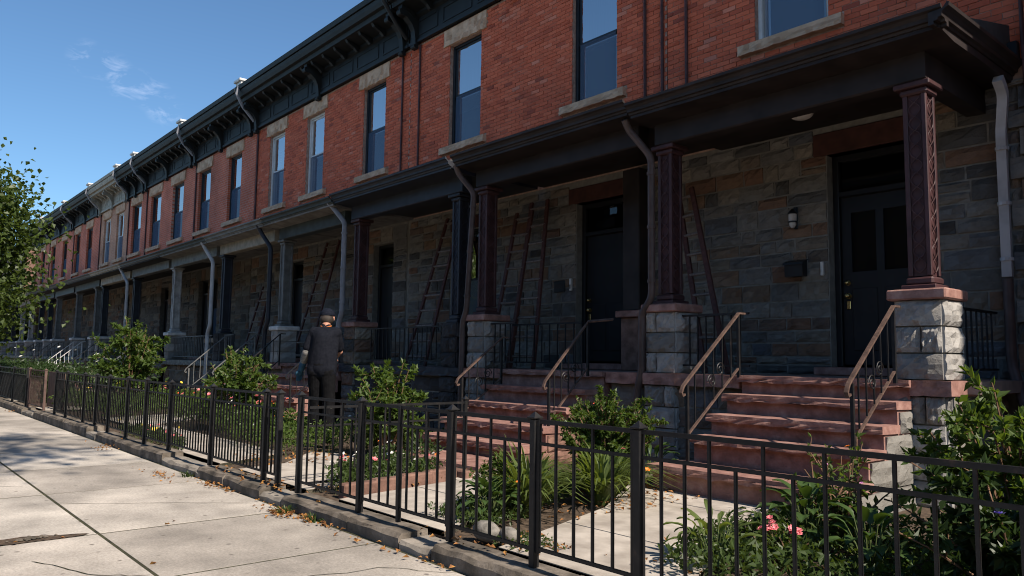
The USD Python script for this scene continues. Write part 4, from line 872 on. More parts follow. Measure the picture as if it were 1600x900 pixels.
# ================================================================ plants
def leaf_mesh(pos, nrm, up, ln, wd, fold=.18):
    """two-triangle folded leaves at once"""
    pos, nrm, up = A(pos), A(nrm), A(up); n = len(pos)
    side = np.cross(nrm, up); side /= np.maximum(np.linalg.norm(side, axis=1, keepdims=True), 1e-9)
    ln, wd = np.broadcast_to(ln, n)[:, None], np.broadcast_to(wd, n)[:, None]
    base = pos; tip = pos + up * ln - nrm * ln * .12; mid = pos + up * ln * .45
    l = mid - side * wd * .5 + nrm * wd * fold; r = mid + side * wd * .5 + nrm * wd * fold
    V = np.stack([base, r, tip, l], 1).reshape(-1, 3); i = np.arange(n)[:, None] * 4
    return V, np.vstack([i + [0, 1, 2], i + [0, 2, 3]])
def unit(v): return v / np.maximum(np.linalg.norm(v, axis=-1, keepdims=True), 1e-9)
def shrub(name, label, base, h, r, n=900, leaf=.075, mat_l='leaf_shrub', stems=9, seed=0, mat_s='twig', cat='shrub', up_bias=.55, low=.18, flowers=None, wd=.5, group=None):
    rg = np.random.default_rng(seed); t = thing(name, label, cat, base, group); base = A(base, float)
    sm = MB(); tips = []
    for k in range(stems):
        a = 2 * PI * (k + rg.uniform(-.3, .3)) / stems; q = rg.uniform(.25, 1.0)
        end = base + [r[0] * q * math.cos(a), r[1] * q * math.sin(a), h * (1.0 - .45 * q * q) * rg.uniform(.8, 1.0)]
        ctrl = base + (end - base) * [.25, .25, .55] + rg.normal(0, .03, 3); s = np.linspace(0, 1, 7)[:, None]
        P = (1 - s) ** 2 * (base + [.05 * math.cos(a), .05 * math.sin(a), 0]) + 2 * s * (1 - s) * ctrl + s * s * end
        sm.tube(P, np.linspace(.011, .003, 7) * (1 + h * .3), n=5); tips.append(P)
        for _ in range(4):
            j = rg.integers(2, 6); d = unit(rg.normal(0, 1, 3) + [math.cos(a), math.sin(a), .6]); e = P[j] + d * rg.uniform(.12, .3) * h
            Q = np.linspace(P[j], e, 4) + rg.normal(0, .012, (4, 3)); sm.tube(Q, np.linspace(.005, .002, 4) * (1 + h * .3), n=4); tips.append(Q)
    obj('stems', sm, mat_s, t, smooth=40, kind='stuff')
    per = max(1, n // len(tips)); pos, up = [], []
    for P in tips:
        f = rg.uniform(low if len(P) == 7 else .1, 1, per) ** .75 * (len(P) - 1.001); i = f.astype(int); q = P[i] + (P[i + 1] - P[i]) * (f - i)[:, None]
        d = unit(P[i + 1] - P[i]); pos.append(q); up.append(unit(d * .5 + rg.normal(0, .75, (per, 3)) + [0, 0, .15]))
    pos, up = np.vstack(pos), np.vstack(up); nr = rg.normal(0, .55, pos.shape) + [0, 0, up_bias] + unit(pos - base - [0, 0, h * .4]) * .4
    nr = unit(nr - up * (nr * up).sum(1, keepdims=True)); ln = leaf * rg.uniform(.6, 1.25, len(pos))
    V, Fq = leaf_mesh(pos, nr, up, ln, ln * wd); obj('foliage', MB().add(V, Fq), mat_l, t, kind='stuff')
    if flowers:
        m_, cnt, sz = flowers
        for k in range(cnt):
            P = tips[rg.integers(len(tips))]; bloom(t, P[-1] + rg.normal(0, .02, 3), sz, m_, rg)
    return t
def bloom(t, p, s, m, rg, n=6):
    p = A(p, float); mm = MB(); ax = unit(A([rg.normal(0, .4), rg.normal(-.4, .3), 1.0])); R = rot_to(ax)
    for lay, (q, el) in enumerate(((1.0, .35), (.65, .8))):
        for k in range(n):
            a = 2 * PI * (k + .5 * lay) / n; d = A([math.cos(a), math.sin(a), el]); s1 = A([-math.sin(a), math.cos(a), 0]); L = s * q
            V = [[0, 0, 0], d * L * .6 + s1 * L * .34, d * L, d * L * .6 - s1 * L * .34]; mm.add(p + A(V) @ R.T, [[0, 1, 2], [0, 2, 3]])
    return obj('blossom', mm, m, t)
def blades(name, label, base, n, h, spread, seed, m='leaf_blade', w=.016, cat='plant', flowers=()):
    rg = np.random.default_rng(seed); t = thing(name, label, cat, base); b0 = A(base, float); mm = MB()
    for k in range(n):
        a = rg.uniform(0, 2 * PI); L = h * rg.uniform(.7, 1.2); out = spread * rg.uniform(.3, 1.0); dr = A([math.cos(a), math.sin(a), 0]); sd = A([-math.sin(a), math.cos(a), 0]); p0 = b0 + dr * rg.uniform(0, .09)
        V = []
        for i, s in enumerate(np.linspace(0, 1, 6)):
            c = p0 + dr * out * s ** 1.6 + A([0, 0, L * (s - .6 * s ** 3 * (out / spread) * 1.15)]); ww = w * (1 - s ** 2.2) + .001
            V += [c - sd * ww, c + sd * ww]
        mm.add(V, [[2 * i, 2 * i + 1, 2 * i + 3, 2 * i + 2] for i in range(5)])
    obj('leaf_blades', mm, m, t, kind='stuff')
    for (dx, dy, dz, mf, sz) in flowers:
        p = b0 + [dx, dy, dz]; obj('flower_stalk', MB().tube([b0 + [dx * .3, dy * .3, .05], p - [0, 0, .01]], .004, n=4), 'green_stem', t); bloom(t, p, sz, mf, rg)
    return t
def hosta(label, base, n, size, seed, m='leaf_hosta', name='hosta_plant', h=.28, asp=.5):
    rg = np.random.default_rng(seed); t = thing(name, label, 'plant', base); b0 = A(base, float)
    for k in range(n):
        ring = k / n; a = 2.4 * k + rg.uniform(-.25, .25); L = size * rg.uniform(.8, 1.15); el = 1.25 - ring * 1.05 + rg.uniform(-.1, .1); dr = A([math.cos(a), math.sin(a), 0]); sd = A([-math.sin(a), math.cos(a), 0])
        st = b0 + dr * .03; hub = st + dr * size * (.25 + .6 * ring) + A([0, 0, h * (1.05 - .55 * ring) * rg.uniform(.85, 1.1)])
        obj('leaf_stalk', MB().tube([st, (st + hub) / 2 + [0, 0, .03], hub], [.006, .005, .004], n=5), 'green_stem', t)
        V = []; nu, nv = 6, 4
        for i in range(nu + 1):
            s = i / nu; wd = L * asp * math.sin(PI * min(1, s * .93 + .07)) ** .8 * (1 - .25 * s)
            drop = el - 1.5 * s; c = hub + sum((dr * math.cos(el - 1.5 * q) + A([0, 0, math.sin(el - 1.5 * q)])) * L / nu for q in np.arange(0, s - 1e-6, 1 / nu)) if i else hub
            for j in range(nv + 1):
                u = (j / nv - .5); V.append(c + sd * wd * u * 1.05 + A([0, 0, .35 * wd * u * u * 4 * .35 + (.006 * math.sin(9 * s + 3 * j))]))
        Fq = [[i * (nv + 1) + j, i * (nv + 1) + j + 1, (i + 1) * (nv + 1) + j + 1, (i + 1) * (nv + 1) + j] for i in range(nu) for j in range(nv)]
        obj('leaf', MB().add(V, Fq), m, t, smooth=True)
    return t
def cover(name, label, poly, z, n, leaf, seed, m='leaf_cover', h=.18, flowers=(), cat='plants', kind=None):
    from shapely.geometry import Point
    rg = np.random.default_rng(seed); pg = _poly(poly); x0, y0, x1, y1 = pg.bounds; pts = []
    while len(pts) < n:
        q = rg.uniform((x0, y0), (x1, y1))
        if pg.contains(Point(*q)): pts.append(q)
    pts = A(pts); hh = h * (.35 + .65 * meshkit.fbm(np.c_[pts * 3.2, np.full(n, seed * 1.0)])) * rg.uniform(.15, 1.0, n) ** .5
    pos = np.c_[pts, z + hh]; up = unit(rg.normal(0, .7, (n, 3)) + [0, 0, .35]); nr = rg.normal(0, .5, (n, 3)) + [0, 0, .8]; nr = unit(nr - up * (nr * up).sum(1, keepdims=True)); ln = leaf * rg.uniform(.6, 1.3, n)
    V, Fq = leaf_mesh(pos, nr, up, ln, ln * .5); mm = MB().add(V, Fq)
    st = MB()
    for q in pos[:: max(1, n // 160)]: st.tube([(q[0] + rg.normal(0, .02), q[1] + rg.normal(0, .02), z - .01), q], .003, n=4)
    if flowers:
        t = thing(name, label, cat, (pg.centroid.x, pg.centroid.y, z)); obj('foliage', mm, m, t, kind='stuff'); obj('stems', st, 'green_stem', t, kind='stuff')
        for m_, cnt, sz in flowers:
            for k in range(cnt):
                q = pts[rg.integers(n)]; p = (q[0], q[1], z + h * rg.uniform(.75, 1.15)); bloom(t, p, sz * rg.uniform(.75, 1.2), m_, rg)
        return t
    o = obj(name, mm, m, None); tag(o, label, cat, kind=kind or 'stuff'); return o
GZ = .085
shrub('garden_shrub', 'bright leafy shrub behind the fence bay with the low bed, left of the second stairs', (-8.35, 5.15, GZ), 1.3, (.6, .5), n=4200, leaf=.082, stems=15, seed=1)
shrub('garden_shrub', 'bright leafy bush left of the worker, third garden', (-12.9, 5.0, GZ), 1.6, (.62, .5), n=4200, leaf=.09, stems=15, seed=2)
shrub('young_tree', 'tall loose sapling rising above the fence by the grey-columned porch', (-19.2, 5.0, GZ), 2.25, (.95, .7), n=4200, leaf=.12, stems=15, seed=3, mat_l='leaf_shrub', cat='tree')
shrub('boxwood_bush', 'dense small-leaved dark bush right of the second staircase', (-5.35, 5.85, GZ), 1.04, (.68, .5), n=16000, leaf=.046, stems=34, seed=4, mat_l='leaf_shrub', up_bias=.4, low=.05, flowers=('petal_red', 5, .014))
shrub('garden_shrub', 'big overgrown leafy shrub filling the right edge of the nearest garden', (-1.55, 5.35, GZ), 1.2, (.75, .8), n=4600, leaf=.08, stems=24, seed=5, low=.02)
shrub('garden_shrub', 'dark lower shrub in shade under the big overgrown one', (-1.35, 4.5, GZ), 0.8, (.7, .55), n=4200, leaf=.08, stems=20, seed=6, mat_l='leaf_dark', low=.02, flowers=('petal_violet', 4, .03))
shrub('flowering_stems', 'loose leggy stems with an orange flower before the nearest right pier', (-2.6, 5.25, GZ), .78, (.38, .3), n=420, leaf=.06, stems=10, seed=7, flowers=('petal_orange', 2, .024), cat='plant')
shrub('flowering_stems', 'thin tall sprig with mauve flower beside the nearest steps', (-2.95, 5.75, GZ), .72, (.25, .22), n=200, leaf=.06, stems=6, seed=8, flowers=('petal_mauve', 2, .024), cat='plant')
hosta('large broad-leaved hosta right of the nearest path', (-2.72, 5.0, GZ), 34, .2, 11, h=.36)
hosta('small strap-leaved plant beside the bottom of the nearest steps, left', (-5.3, 6.5, GZ), 22, .22, 12, name='lily_plant', h=.3, asp=.22)
blades('daylily_clump', 'left tall clump of arching grassy leaves behind the narrow fence post', (-4.72, 4.25, GZ), 190, .7, .62, 21, flowers=((.1, -.2, .3, 'petal_orange', .022),))
blades('daylily_clump', 'right clump of arching grassy leaves with red flowers', (-4.7, 5.1, GZ), 230, .62, .7, 22, flowers=((.28, .1, .4, 'petal_red', .032), (.42, .1, .34, 'petal_orange', .03), (-.02, .3, .46, 'petal_pink', .024), (.12, .34, .42, 'petal_pink', .02), (-.3, .2, .4, 'petal_white', .022), (-.1, -.15, .22, 'petal_white', .02)))
blades('daylily_clump', 'low grassy clump at the back of the middle flower bed', (-5.0, 5.6, GZ), 130, .5, .5, 23)
hosta('light broad-leaved plant at the front of the middle flower bed', (-4.72, 3.85, GZ), 34, .16, 13, h=.26, name='leafy_plant')
shrub('flowering_stems', 'twiggy plant with pale orange buds at the left of the middle flower bed', (-4.95, 4.2, GZ), 0.5, (.34, .34), n=1500, leaf=.05, stems=14, seed=9, flowers=('petal_orange', 4, .014), cat='plant')
hosta('second broad-leaved hosta just behind the pink flowers', (-2.2, 4.75, GZ), 28, .18, 15, h=.3)
hosta('spiky green plant at the lower right beside the pink flowers', (-2.85, 4.1, GZ), 26, .19, 14, name='leafy_plant', h=.26, asp=.26, m='leaf_blade')
t = shrub('pink_flower_plant', 'low plant with clustered pink blossoms close behind the nearest fence', (-2.58, 4.4, GZ), .26, (.22, .2), n=420, leaf=.05, stems=10, seed=10, cat='flower', low=.05)
_rg = np.random.default_rng(77)
for cx_, cy_, cz_, k in ((-2.62, 4.36, .33, 6), (-2.5, 4.4, .34, 9), (-2.68, 4.42, .35, 4)):
    for _ in range(k): bloom(t, (cx_ + _rg.normal(0, .025), cy_ + _rg.normal(0, .025), cz_ + _rg.normal(0, .018)), .026, 'petal_pink', _rg)
cover('groundcover', 'low dark creeping plants over the right bed soil', [(-3.3, 4.9), (-2.9, 3.6), (-.9, 3.5), (-.8, 5.6), (-3.2, 5.8)], GZ, 6500, .055, 31, m='leaf_cover', h=.26)
cover('groundcover', 'thin creeping leaves between the grassy clumps of the middle bed', [(-5.1, 3.5), (-4.3, 3.5), (-4.75, 4.6), (-5.35, 5.9), (-5.9, 5.6), (-5.4, 4.9)], GZ, 2600, .045, 45, m='leaf_cover', h=.18)
cover('flower_bed', 'low bushy bed with pink and white blossoms inside the edging stones', [(-8.2, 5.0), (-6.55, 4.75), (-6.35, 3.5), (-6.6, 3.42), (-7.0, 3.75)], GZ, 3000, .05, 32, h=.3, flowers=(('petal_pink', 7, .03), ('petal_white', 16, .018), ('petal_orange', 5, .018)))
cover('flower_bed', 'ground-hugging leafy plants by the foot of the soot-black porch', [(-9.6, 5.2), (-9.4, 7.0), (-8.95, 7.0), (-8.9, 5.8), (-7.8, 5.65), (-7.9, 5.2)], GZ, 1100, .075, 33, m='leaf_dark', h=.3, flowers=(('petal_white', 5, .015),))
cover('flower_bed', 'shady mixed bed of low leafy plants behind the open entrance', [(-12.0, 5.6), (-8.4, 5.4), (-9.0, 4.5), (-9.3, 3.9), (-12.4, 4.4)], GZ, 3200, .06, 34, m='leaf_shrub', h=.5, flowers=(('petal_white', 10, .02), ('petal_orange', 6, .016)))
cover('flower_bed', 'bed of pink and red roses behind the long dense fence', [(-16.2, 5.8), (-11.5, 5.6), (-11.0, 4.5), (-14.5, 4.4)], GZ, 4200, .075, 35, m='leaf_shrub', h=.6, flowers=(('petal_pink', 26, .042), ('petal_red', 12, .034), ('petal_white', 8, .028)))
cover('flower_bed', 'front strip of small flowers between the dense fence and the path', [(-13.6, 3.36), (-10.3, 3.36), (-11.5, 3.75), (-13.6, 3.75)], GZ, 1100, .05, 36, h=.2, flowers=(('petal_yellow', 6, .035), ('petal_pink', 8, .03)))
cover('flower_bed', 'greenery with yellow flowers behind the far pale kerb', [(-20, 3.5), (-15, 3.5), (-16, 6.2), (-20, 6.2)], GZ, 3600, .09, 37, m='leaf_shrub', h=.6, flowers=(('petal_pink', 12, .035), ('petal_yellow', 10, .035)))
cover('flower_bed', 'dark greenery in the gardens near the far end of the row', [(-44, 3.6), (-21.8, 3.9), (-21.8, 6.6), (-44, 6.6)], GZ, 5200, .13, 38, m='leaf_dark', h=1.3, flowers=(('petal_white', 10, .06),))
cover('weeds', 'sparse weeds growing behind the kerb at the narrow fence bay', [(-4.1, 3.33), (-3.7, 3.33), (-3.65, 3.6), (-4.1, 3.65)], GZ, 260, .035, 39, h=.12)
for i, (x, y, lb) in enumerate(((-6.42, 2.96, 'small weed tuft at the kerb end by the open entrance'), (-5.95, 3.0, 'small weed tuft sprouting along the kerb near fallen leaves'), (-8.95, 2.98, 'small weed tuft at the far threshold'))):
    blades('weed_tuft', lb, (x, y, 0), 40, .09, .07, 60 + i, m='leaf_cover', w=.006)
t = thing('bed_edging', 'low red-brown edging stones along the groundcover bed', 'edging', (-6.4, 4.0, .1))
for i in range(4): obj('edging_stone', MB().cbox(-6.34 - .085 * i, -6.22 - .085 * i, 3.42 + .36 * i, 3.77 + .36 * i, .06, .22, c=.015), 'edging', t)
for i in range(5): obj('edging_stone', MB().cbox(-6.7 - .36 * i, -6.36 - .36 * i, 4.86, 4.97, .06, .2, c=.015), 'edging', t)
t = thing('bed_edging', 'short grey edging stones beside the nearest stairs, left', 'edging', (-5.2, 6.2, .1))
for i in range(3): obj('edging_stone', MB().cbox(-5.8 + .34 * i, -5.48 + .34 * i, 6.2, 6.3, .06, .2, c=.015), 'kerb_concrete', t)
# hedge at the far end of the walk
rgh = np.random.default_rng(9); n = 5200; side = rgh.integers(0, 4, n)
P = np.c_[rgh.uniform(-31, -22.7, n), rgh.uniform(3.5, 4.3, n), rgh.uniform(.1, .98, n)]
P[side == 0, 1] = 3.5 + rgh.normal(0, .03, (side == 0).sum()); P[side == 1, 2] = .97 + rgh.normal(0, .025, (side == 1).sum()); P[side == 2, 0] = -22.7 + rgh.normal(0, .03, (side == 2).sum())
up = unit(rgh.normal(0, 1, (n, 3))); nr = unit(np.cross(up, rgh.normal(0, 1, (n, 3)))); V, Fq = leaf_mesh(P, nr, up, .07, .045)
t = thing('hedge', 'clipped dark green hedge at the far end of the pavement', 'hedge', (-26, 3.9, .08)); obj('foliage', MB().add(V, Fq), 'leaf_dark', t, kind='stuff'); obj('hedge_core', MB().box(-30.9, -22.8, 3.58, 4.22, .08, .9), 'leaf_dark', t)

def tree(name, label, base, trunk_h, crown, n, leaf, seed, m='leaf_maple', tr=.16, clumps=60):
    rg = np.random.default_rng(seed); base = A(base, float); t = thing(name, label, 'tree', tuple(base)); cx, cy, cz, rx, ry, rz = crown; C = A([cx, cy, cz])
    tm = MB(); top = C + [0, 0, rz * .5]; s = np.linspace(0, 1, 9)[:, None]
    P = base + (A([cx, cy, base[2] + trunk_h]) - base) * s; P[1:-1] += rg.normal(0, .05, (7, 3)); tm.tube(np.vstack([P, [top]]), np.r_[np.linspace(tr, tr * .6, 9), .03], n=9)
    ends = []
    for k in range(clumps):
        d = unit(rg.normal(0, 1, 3)); q = rg.uniform(.35, 1.0) ** .6; e = C + d * q * [rx, ry, rz]; j = rg.uniform(.45, 1); st = P[int(8 * j)] if e[2] < C[2] else P[8] + (top - P[8]) * rg.uniform(0, .8)
        mid = (st + e) / 2 + rg.normal(0, .2, 3) + [0, 0, .15]; L = np.linspace(0, 1, 6)[:, None]; B_ = (1 - L) ** 2 * st + 2 * L * (1 - L) * mid + L * L * e; tm.tube(B_, np.linspace(tr * .28, .008, 6), n=5); ends.append(B_)
    obj('trunk', tm, 'bark', t, smooth=50)
    per = n // clumps; pos = []
    for B_ in ends:
        c = B_[-1] if rg.random() < .75 else B_[-2]; sz = rg.uniform(.28, .55) * min(rx, rz) * .6; pos.append(c + rg.normal(0, 1, (per, 3)) * [sz, sz, sz * .55])
    pos = np.vstack(pos); up = unit(rg.normal(0, 1, pos.shape) + [0, 0, -.35]); nr = rg.normal(0, .5, pos.shape) + [0, 0, .9]; nr = unit(nr - up * (nr * up).sum(1, keepdims=True)); ln = leaf * rg.uniform(.65, 1.25, len(pos))
    V, Fq = leaf_mesh(pos, nr, up, ln, ln * .85); obj('crown', MB().add(V, Fq), m, t, kind='stuff'); return t
tree('street_tree', 'leafy maple with turning leaves at the left edge of the picture', (-24.5, 1.55, 0), 3.0, (-24.6, 1.55, 4.05, 2.15, 2.0, 2.75), 30000, .135, 41, clumps=130)
tree('street_tree', 'maple by the kerb behind the viewer, shading the pavement', (-4.6, -1.6, 0), 4.5, (-4.2, .6, 8.4, 3.2, 2.3, 1.7), 3600, .2, 42, clumps=55)
tree('garden_tree', 'small tree in the next garden, out of view on the right', (7.0, 5.2, .08), 2.6, (6.7, 5.2, 4.7, 1.7, 1.2, 1.5), 4200, .12, 43, clumps=55)
for i, (x, y, h, lb) in enumerate(((-66, 3, 7, 'tall tree closing the street behind the maple, left'), (-63, 9, 6.5, 'rounded tree beside the far red building'))):
    tree('background_tree', lb, (x, y, 0), h * .4, (x, y, h * .62, 3.2, 3.2, h * .4), 3500, .32, 50 + i, m='leaf_dark', clumps=50)
# far red brick building closing the view on the left
t = thing('brick_building', 'distant red brick building at the street end behind the maple', 'building', (-74, 8, 0))
obj('wall', MB().box(-80, -66, 9.5, 22, 0, 9.2), 'edging', t); obj('roof', MB().cbox(-80.3, -65.7, 9.2, 22.3, 9.21, 9.6, c=.05), 'cornice_black', t)
for i in range(3):
    for zz in (2.0, 5.6): obj('window', MB().cbox(-66.0, -65.9, 10.6 + 3.4 * i, 11.8 + 3.4 * i, zz, zz + 2, c=.02), 'white_paint', t)
    for zz in (2.0, 5.6): obj('window', MB().cbox(-78 + 3.8 * i, -76.8 + 3.8 * i, 9.42, 9.5, zz, zz + 2, c=.02), 'black_paint', t)
# terrace on the other side of the street, mirrored in the window glass
t = thing('brick_terrace', 'brick terrace on the opposite side of the street, behind the viewer', 'building', (-30, -16, 0))
obj('wall', MB().box(-75, 30, -24, -15.5, -.1, 9.6), 'bark', t); obj('cornice', MB().cbox(-75.2, 30.2, -15.52, -15.0, 9.2, 9.9, c=.05), 'cornice_black', t)
# overhead wire
wire = np.linspace((-42, 3.0, 8.0), (-75, 12, 9.5), 12); wire[:, 2] -= .5 * np.sin(np.linspace(0, PI, 12)); o = obj('overhead_cable', MB().tube(wire, .02, n=5), 'cable'); tag(o, 'thin dark cable crossing the sky from the maple to the far roofs', 'cable')

# fallen leaves along the kerb and in the gardens
rgl = np.random.default_rng(14); mm = MB(); spots = [(-9.2, 2.75, 40, .25, .08), (-8.27, 2.96, 30, .25, .05), (-7.8, 2.98, 28, .2, .05), (-6.42, 2.93, 75, .16, .07), (-6.03, 2.98, 26, .2, .05), (-5.7, 2.99, 18, .2, .04), (-5.1, 2.95, 7, .08, .04), (-4.72, 2.98, 6, .07, .04), (-4.3, 2.99, 10, .15, .04), (-12.3, 2.9, 30, .3, .08), (-7.0, 3.15, 30, .2, .08), (-21, 2.95, 14, .2, .06), (-7.9, 3.2, 26, .3, .06), (-5.0, 1.7, 3, .6, .5), (-6.5, 1.5, 6, .05, .5), (-4.3, 3.2, 20, .3, .05)]
for x, y, c, sx, sy in spots:
    n = c; p = np.c_[rgl.normal(x, sx, n), rgl.normal(y, sy, n), np.zeros(n)]; p[:, 1] = np.where((p[:, 1] > 3.01) & (p[:, 1] < 3.05), 2.98, p[:, 1]); p[:, 2] = np.where(p[:, 1] > 3.02, .125, .006) + rgl.uniform(0, .025, n)
    up = unit(np.c_[rgl.normal(0, 1, (n, 2)), rgl.normal(0, .25, n)]); nr = np.c_[rgl.normal(0, .35, (n, 2)), np.ones(n)]; nr = unit(nr - up * (nr * up).sum(1, keepdims=True)); ln = rgl.uniform(.025, .055, n); V, Fq = leaf_mesh(p, nr, up, ln, ln * .7, fold=.3); mm.add(V, Fq)
for (x0, x1, y0, y1, n) in ((-5.2, -4.2, 4.0, 6.2, 220), (-5.4, -4.6, 5.9, 6.1, 120), (-3.4, -2.2, 3.6, 5.5, 60), (-7.0, -6.4, 3.35, 4.8, 90), (-9.5, -8.3, 3.6, 4.9, 160), (-4.2, -3.6, 3.35, 3.7, 60), (-8.7, -6.3, 5.0, 5.3, 40)):
    p = np.c_[rgl.uniform(x0, x1, n), rgl.uniform(y0, y1, n), rgl.uniform(.128, .15, n)]; up = unit(np.c_[rgl.normal(0, 1, (n, 2)), rgl.normal(0, .25, n)]); nr = np.c_[rgl.normal(0, .35, (n, 2)), np.ones(n)]; nr = unit(nr - up * (nr * up).sum(1, keepdims=True)); ln = rgl.uniform(.025, .06, n); V, Fq = leaf_mesh(p, nr, up, ln, ln * .6, fold=.3); mm.add(V, Fq)
o = obj('fallen_leaves', mm, 'dead_leaf'); tag(o, 'orange and brown fallen leaves along the kerb and garden paths', 'leaves', kind='stuff')

# ================================================================ the worker
def hull_chain(bones):
    out = []
    for (p, r1), (q, r2) in bones:
        a = m3.Manifold.sphere(r1, 20).translate(tuple(map(float, p))); c = m3.Manifold.sphere(r2, 20).translate(tuple(map(float, q))); out.append(m3.Manifold.batch_hull([a, c]))
    return m3.Manifold.batch_boolean(out, m3.OpType.Add)
def smooth_m(man, edge, it=10):
    m = man.refine_to_length(edge).to_mesh(); tm = trimesh.Trimesh(m.vert_properties[:, :3], m.tri_verts, process=True); trimesh.smoothing.filter_taubin(tm, .5, .53, it); return tm
PB = A([-9.95, 5.05, .13]); FW = unit(A([-.72, .69, 0])); RT = A([FW[1], -FW[0], 0])   # facing away and to the left
def pp(r, f, z): return PB + RT * r * .88 + FW * f + A([0, 0, z * 1.085])
J = dict(hipR=pp(.1, 0, .93), hipL=pp(-.1, 0, .93), knR=pp(.12, .04, .5), knL=pp(-.11, .1, .5), anR=pp(.13, -.02, .09), anL=pp(-.12, .06, .09), toR=pp(.15, .17, .04), toL=pp(-.14, .25, .04),
         pel=pp(0, 0, .97), waist=pp(0, .02, 1.12), chest=pp(0, .07, 1.33), shR=pp(.18, .1, 1.43), shL=pp(-.18, .11, 1.43), neck=pp(-.01, .17, 1.52), head=pp(-.02, .25, 1.64),
         elR=pp(.2, .26, 1.19), wrR=pp(.06, .46, 1.1), elL=pp(-.28, .06, 1.17), wrL=pp(-.40, .2, .96))
bones = [((J['hipR'], .09), (J['knR'], .062)), ((J['knR'], .06), (J['anR'], .042)), ((J['anR'], .045), (J['toR'], .036)), ((J['hipL'], .09), (J['knL'], .062)), ((J['knL'], .06), (J['anL'], .042)), ((J['anL'], .045), (J['toL'], .036)),
         ((J['hipR'], .1), (J['hipL'], .1)), ((J['pel'], .13), (J['waist'], .14)), ((J['waist'], .14), (J['chest'], .155)), ((J['chest'], .14), (J['shR'], .07)), ((J['chest'], .14), (J['shL'], .07)), ((J['chest'], .1), (J['neck'], .06)), ((J['neck'], .058), (J['head'], .06)),
         ((J['shR'], .062), (J['elR'], .045)), ((J['elR'], .043), (J['wrR'], .03)), ((J['shL'], .062), (J['elL'], .045)), ((J['elL'], .043), (J['wrL'], .03)),
         ((J['head'] + [0, 0, .02], .092), (J['head'] + FW * .02 + [0, 0, -.045], .07))]
def hand(w, d, sgn):
    d = unit(d); side = unit(np.cross(d, [0, 0, 1.0])) * sgn; nn = np.cross(side, d); palm = w + d * .075; out = [((w, .028), (palm, .03)), ((palm + side * .025, .016), (palm - side * .025, .016))]
    for k, (o_, L) in enumerate(((-.03, .075), (-.01, .085), (.011, .08), (.031, .062))):
        a = palm + side * o_ + d * .01; b_ = a + d * L * .5 - A([0, 0, .012]); c_ = b_ + d * L * .3 - A([0, 0, L * .45]); out += [((a, .0095), (b_, .009)), ((b_, .009), (c_, .008))]
    a = w + d * .03 - side * .03; b_ = a - side * .025 + d * .035 - A([0, 0, .01]); out += [((a, .012), (b_, .011)), ((b_, .011), (b_ + d * .03, .009))]
    return out
hL, hR = hand(J['wrL'], unit(J['wrL'] - J['elL']), 1), hand(J['wrR'], unit(J['wrR'] - J['elR']), -1)
face = [((J['head'] + FW * .09, .016), (J['head'] + FW * .112 + [0, 0, -.03], .014)), ((J['head'] + FW * .06 + [0, 0, -.075], .04), (J['head'] + FW * .085 + [0, 0, -.085], .022)),
        ((J['head'] + RT * .088 + [0, 0, -.005], .02), (J['head'] + RT * .09 + [0, 0, -.035], .015)), ((J['head'] - RT * .088 + [0, 0, -.005], .02), (J['head'] - RT * .09 + [0, 0, -.035], .015))]
P1 = thing('person', 'person in navy shirt and cap, back to the viewer, bending over by the stairs', 'person', tuple(PB))
obj('body', smooth_m(hull_chain(bones + hL + hR + face), .016, 8), 'skin', P1, smooth=True)
g = lambda bl, e: hull_chain([((p, r + e), (q, s + e)) for (p, r), (q, s) in bl])
torso = m3.Manifold.batch_hull([m3.Manifold.sphere(r, 20).translate(tuple(map(float, p))) for p, r in ((J['shR'] - RT * .03, .082), (J['shL'] + RT * .03, .082), (J['chest'] - FW * .02, .16), (J['waist'] + RT * .07, .115), (J['waist'] - RT * .07, .115), (J['hipR'], .118), (J['hipL'], .118))])
shirt = [bones[7], bones[8], bones[9], bones[10], ((J['chest'], .1), (J['neck'] - [0, 0, .03], .065)), ((J['shR'], .066), (J['shR'] * .25 + J['elR'] * .75, .062)), ((J['shL'], .066), (J['shL'] * .25 + J['elL'] * .75, .062)), ((J['hipR'] + [0, 0, .04], .105), (J['hipL'] + [0, 0, .04], .105)), ((J['pel'] - [0, 0, .02], .13), (J['waist'], .15)),
         ((J['chest'] - FW * .07 + RT * .08, .1), (J['waist'] - FW * .05 + RT * .06, .11)), ((J['chest'] - FW * .07 - RT * .08, .1), (J['waist'] - FW * .05 - RT * .06, .11))]
sh = smooth_m(g(shirt[:8], .014) + torso, .018, 14); sh.vertices += sh.vertex_normals * (.012 * (meshkit.fbm(sh.vertices * 9) - .5))[:, None]; obj('shirt', sh, 'cloth_navy', P1, smooth=True)
tr = [((J['hipR'], .1), (J['knR'], .078)), ((J['knR'], .077), (J['anR'], .066)), ((J['hipL'], .1), (J['knL'], .078)), ((J['knL'], .077), (J['anL'], .066)), ((J['hipR'], .108), (J['hipL'], .108)), ((J['pel'], .13), (J['pel'] + [0, 0, .05], .135))]
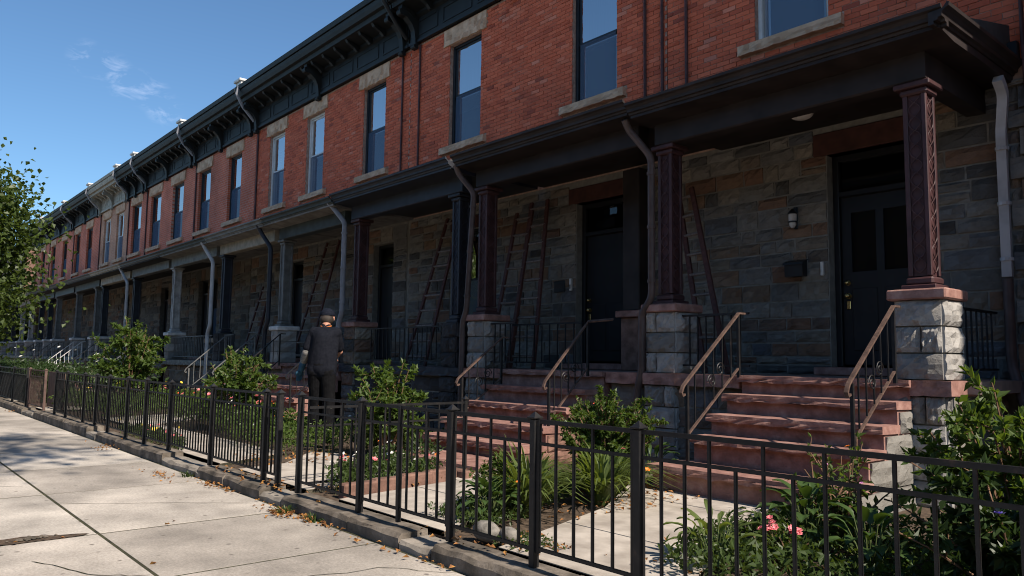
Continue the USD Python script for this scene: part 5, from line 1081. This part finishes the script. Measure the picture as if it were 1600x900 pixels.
trm = smooth_m(g(tr, .01), .018, 6); trm.vertices += trm.vertex_normals * (.012 * (meshkit.fbm(trm.vertices * 8) - .5))[:, None]; obj('trousers', trm, 'cloth_trousers', P1, smooth=True)
for s in 'RL': obj('boot', smooth_m(hull_chain([((J['an' + s], .06), (J['to' + s], .05)), ((J['an' + s], .058), (J['an' + s] + [0, 0, .1], .056))]), .015, 6), 'boot', P1, smooth=True)
obj('sleeve', smooth_m(g([((J['shL'] * .3 + J['elL'] * .7, .052), (J['elL'], .05)), ((J['elL'], .05), (J['elL'] * .45 + J['wrL'] * .55, .045))], .006), .012, 6), 'sleeve_grey', P1, smooth=True)
obj('glove', smooth_m(g([((J['elL'] * .45 + J['wrL'] * .55, .045), (J['wrL'], .038))] + hL, .006), .008, 5), 'glove_blue', P1, smooth=True)
obj('collar', MB().tube([J['neck'] + A([0, 0, .0]) + .071 * (math.cos(a) * RT + math.sin(a) * FW) + A([0, 0, .012 * math.sin(a)]) for a in np.linspace(0, 2 * PI, 25)], .009, n=8), 'collar_orange', P1, smooth=True)
hd = J['head'] + [0, 0, .035]; cp = trimesh.creation.icosphere(3, .108); cp.vertices[:, 2] *= .9; cp = trimesh.intersections.slice_mesh_plane(cp, [0, 0, 1], [0, 0, -.012], cap=True); cp.vertices += hd; obj('cap', cp, 'cloth_cap', P1, smooth=30)
br = MB(); V = []
for i, a in enumerate(np.linspace(-.9, .9, 9)):
    d = FW * math.cos(a) + RT * math.sin(a); V += [hd + d * .1 + A([0, 0, -.004]), hd + d * .1 + FW * .075 * math.cos(a * 1.3) + A([0, 0, -.025])]
br.add(V, [[2 * i, 2 * i + 2, 2 * i + 3, 2 * i + 1] for i in range(8)]); br.add(A(V) - [0, 0, .006], [[2 * i + 1, 2 * i + 3, 2 * i + 2, 2 * i] for i in range(8)]); obj('cap_peak', br, 'cloth_cap', P1)
hr = trimesh.creation.icosphere(3, .1); hr.vertices *= [1, 1, .85]; hr.vertices += J['head'] - FW * .03 + [0, 0, -.035]; obj('hair', hr, 'boot', P1, smooth=True)
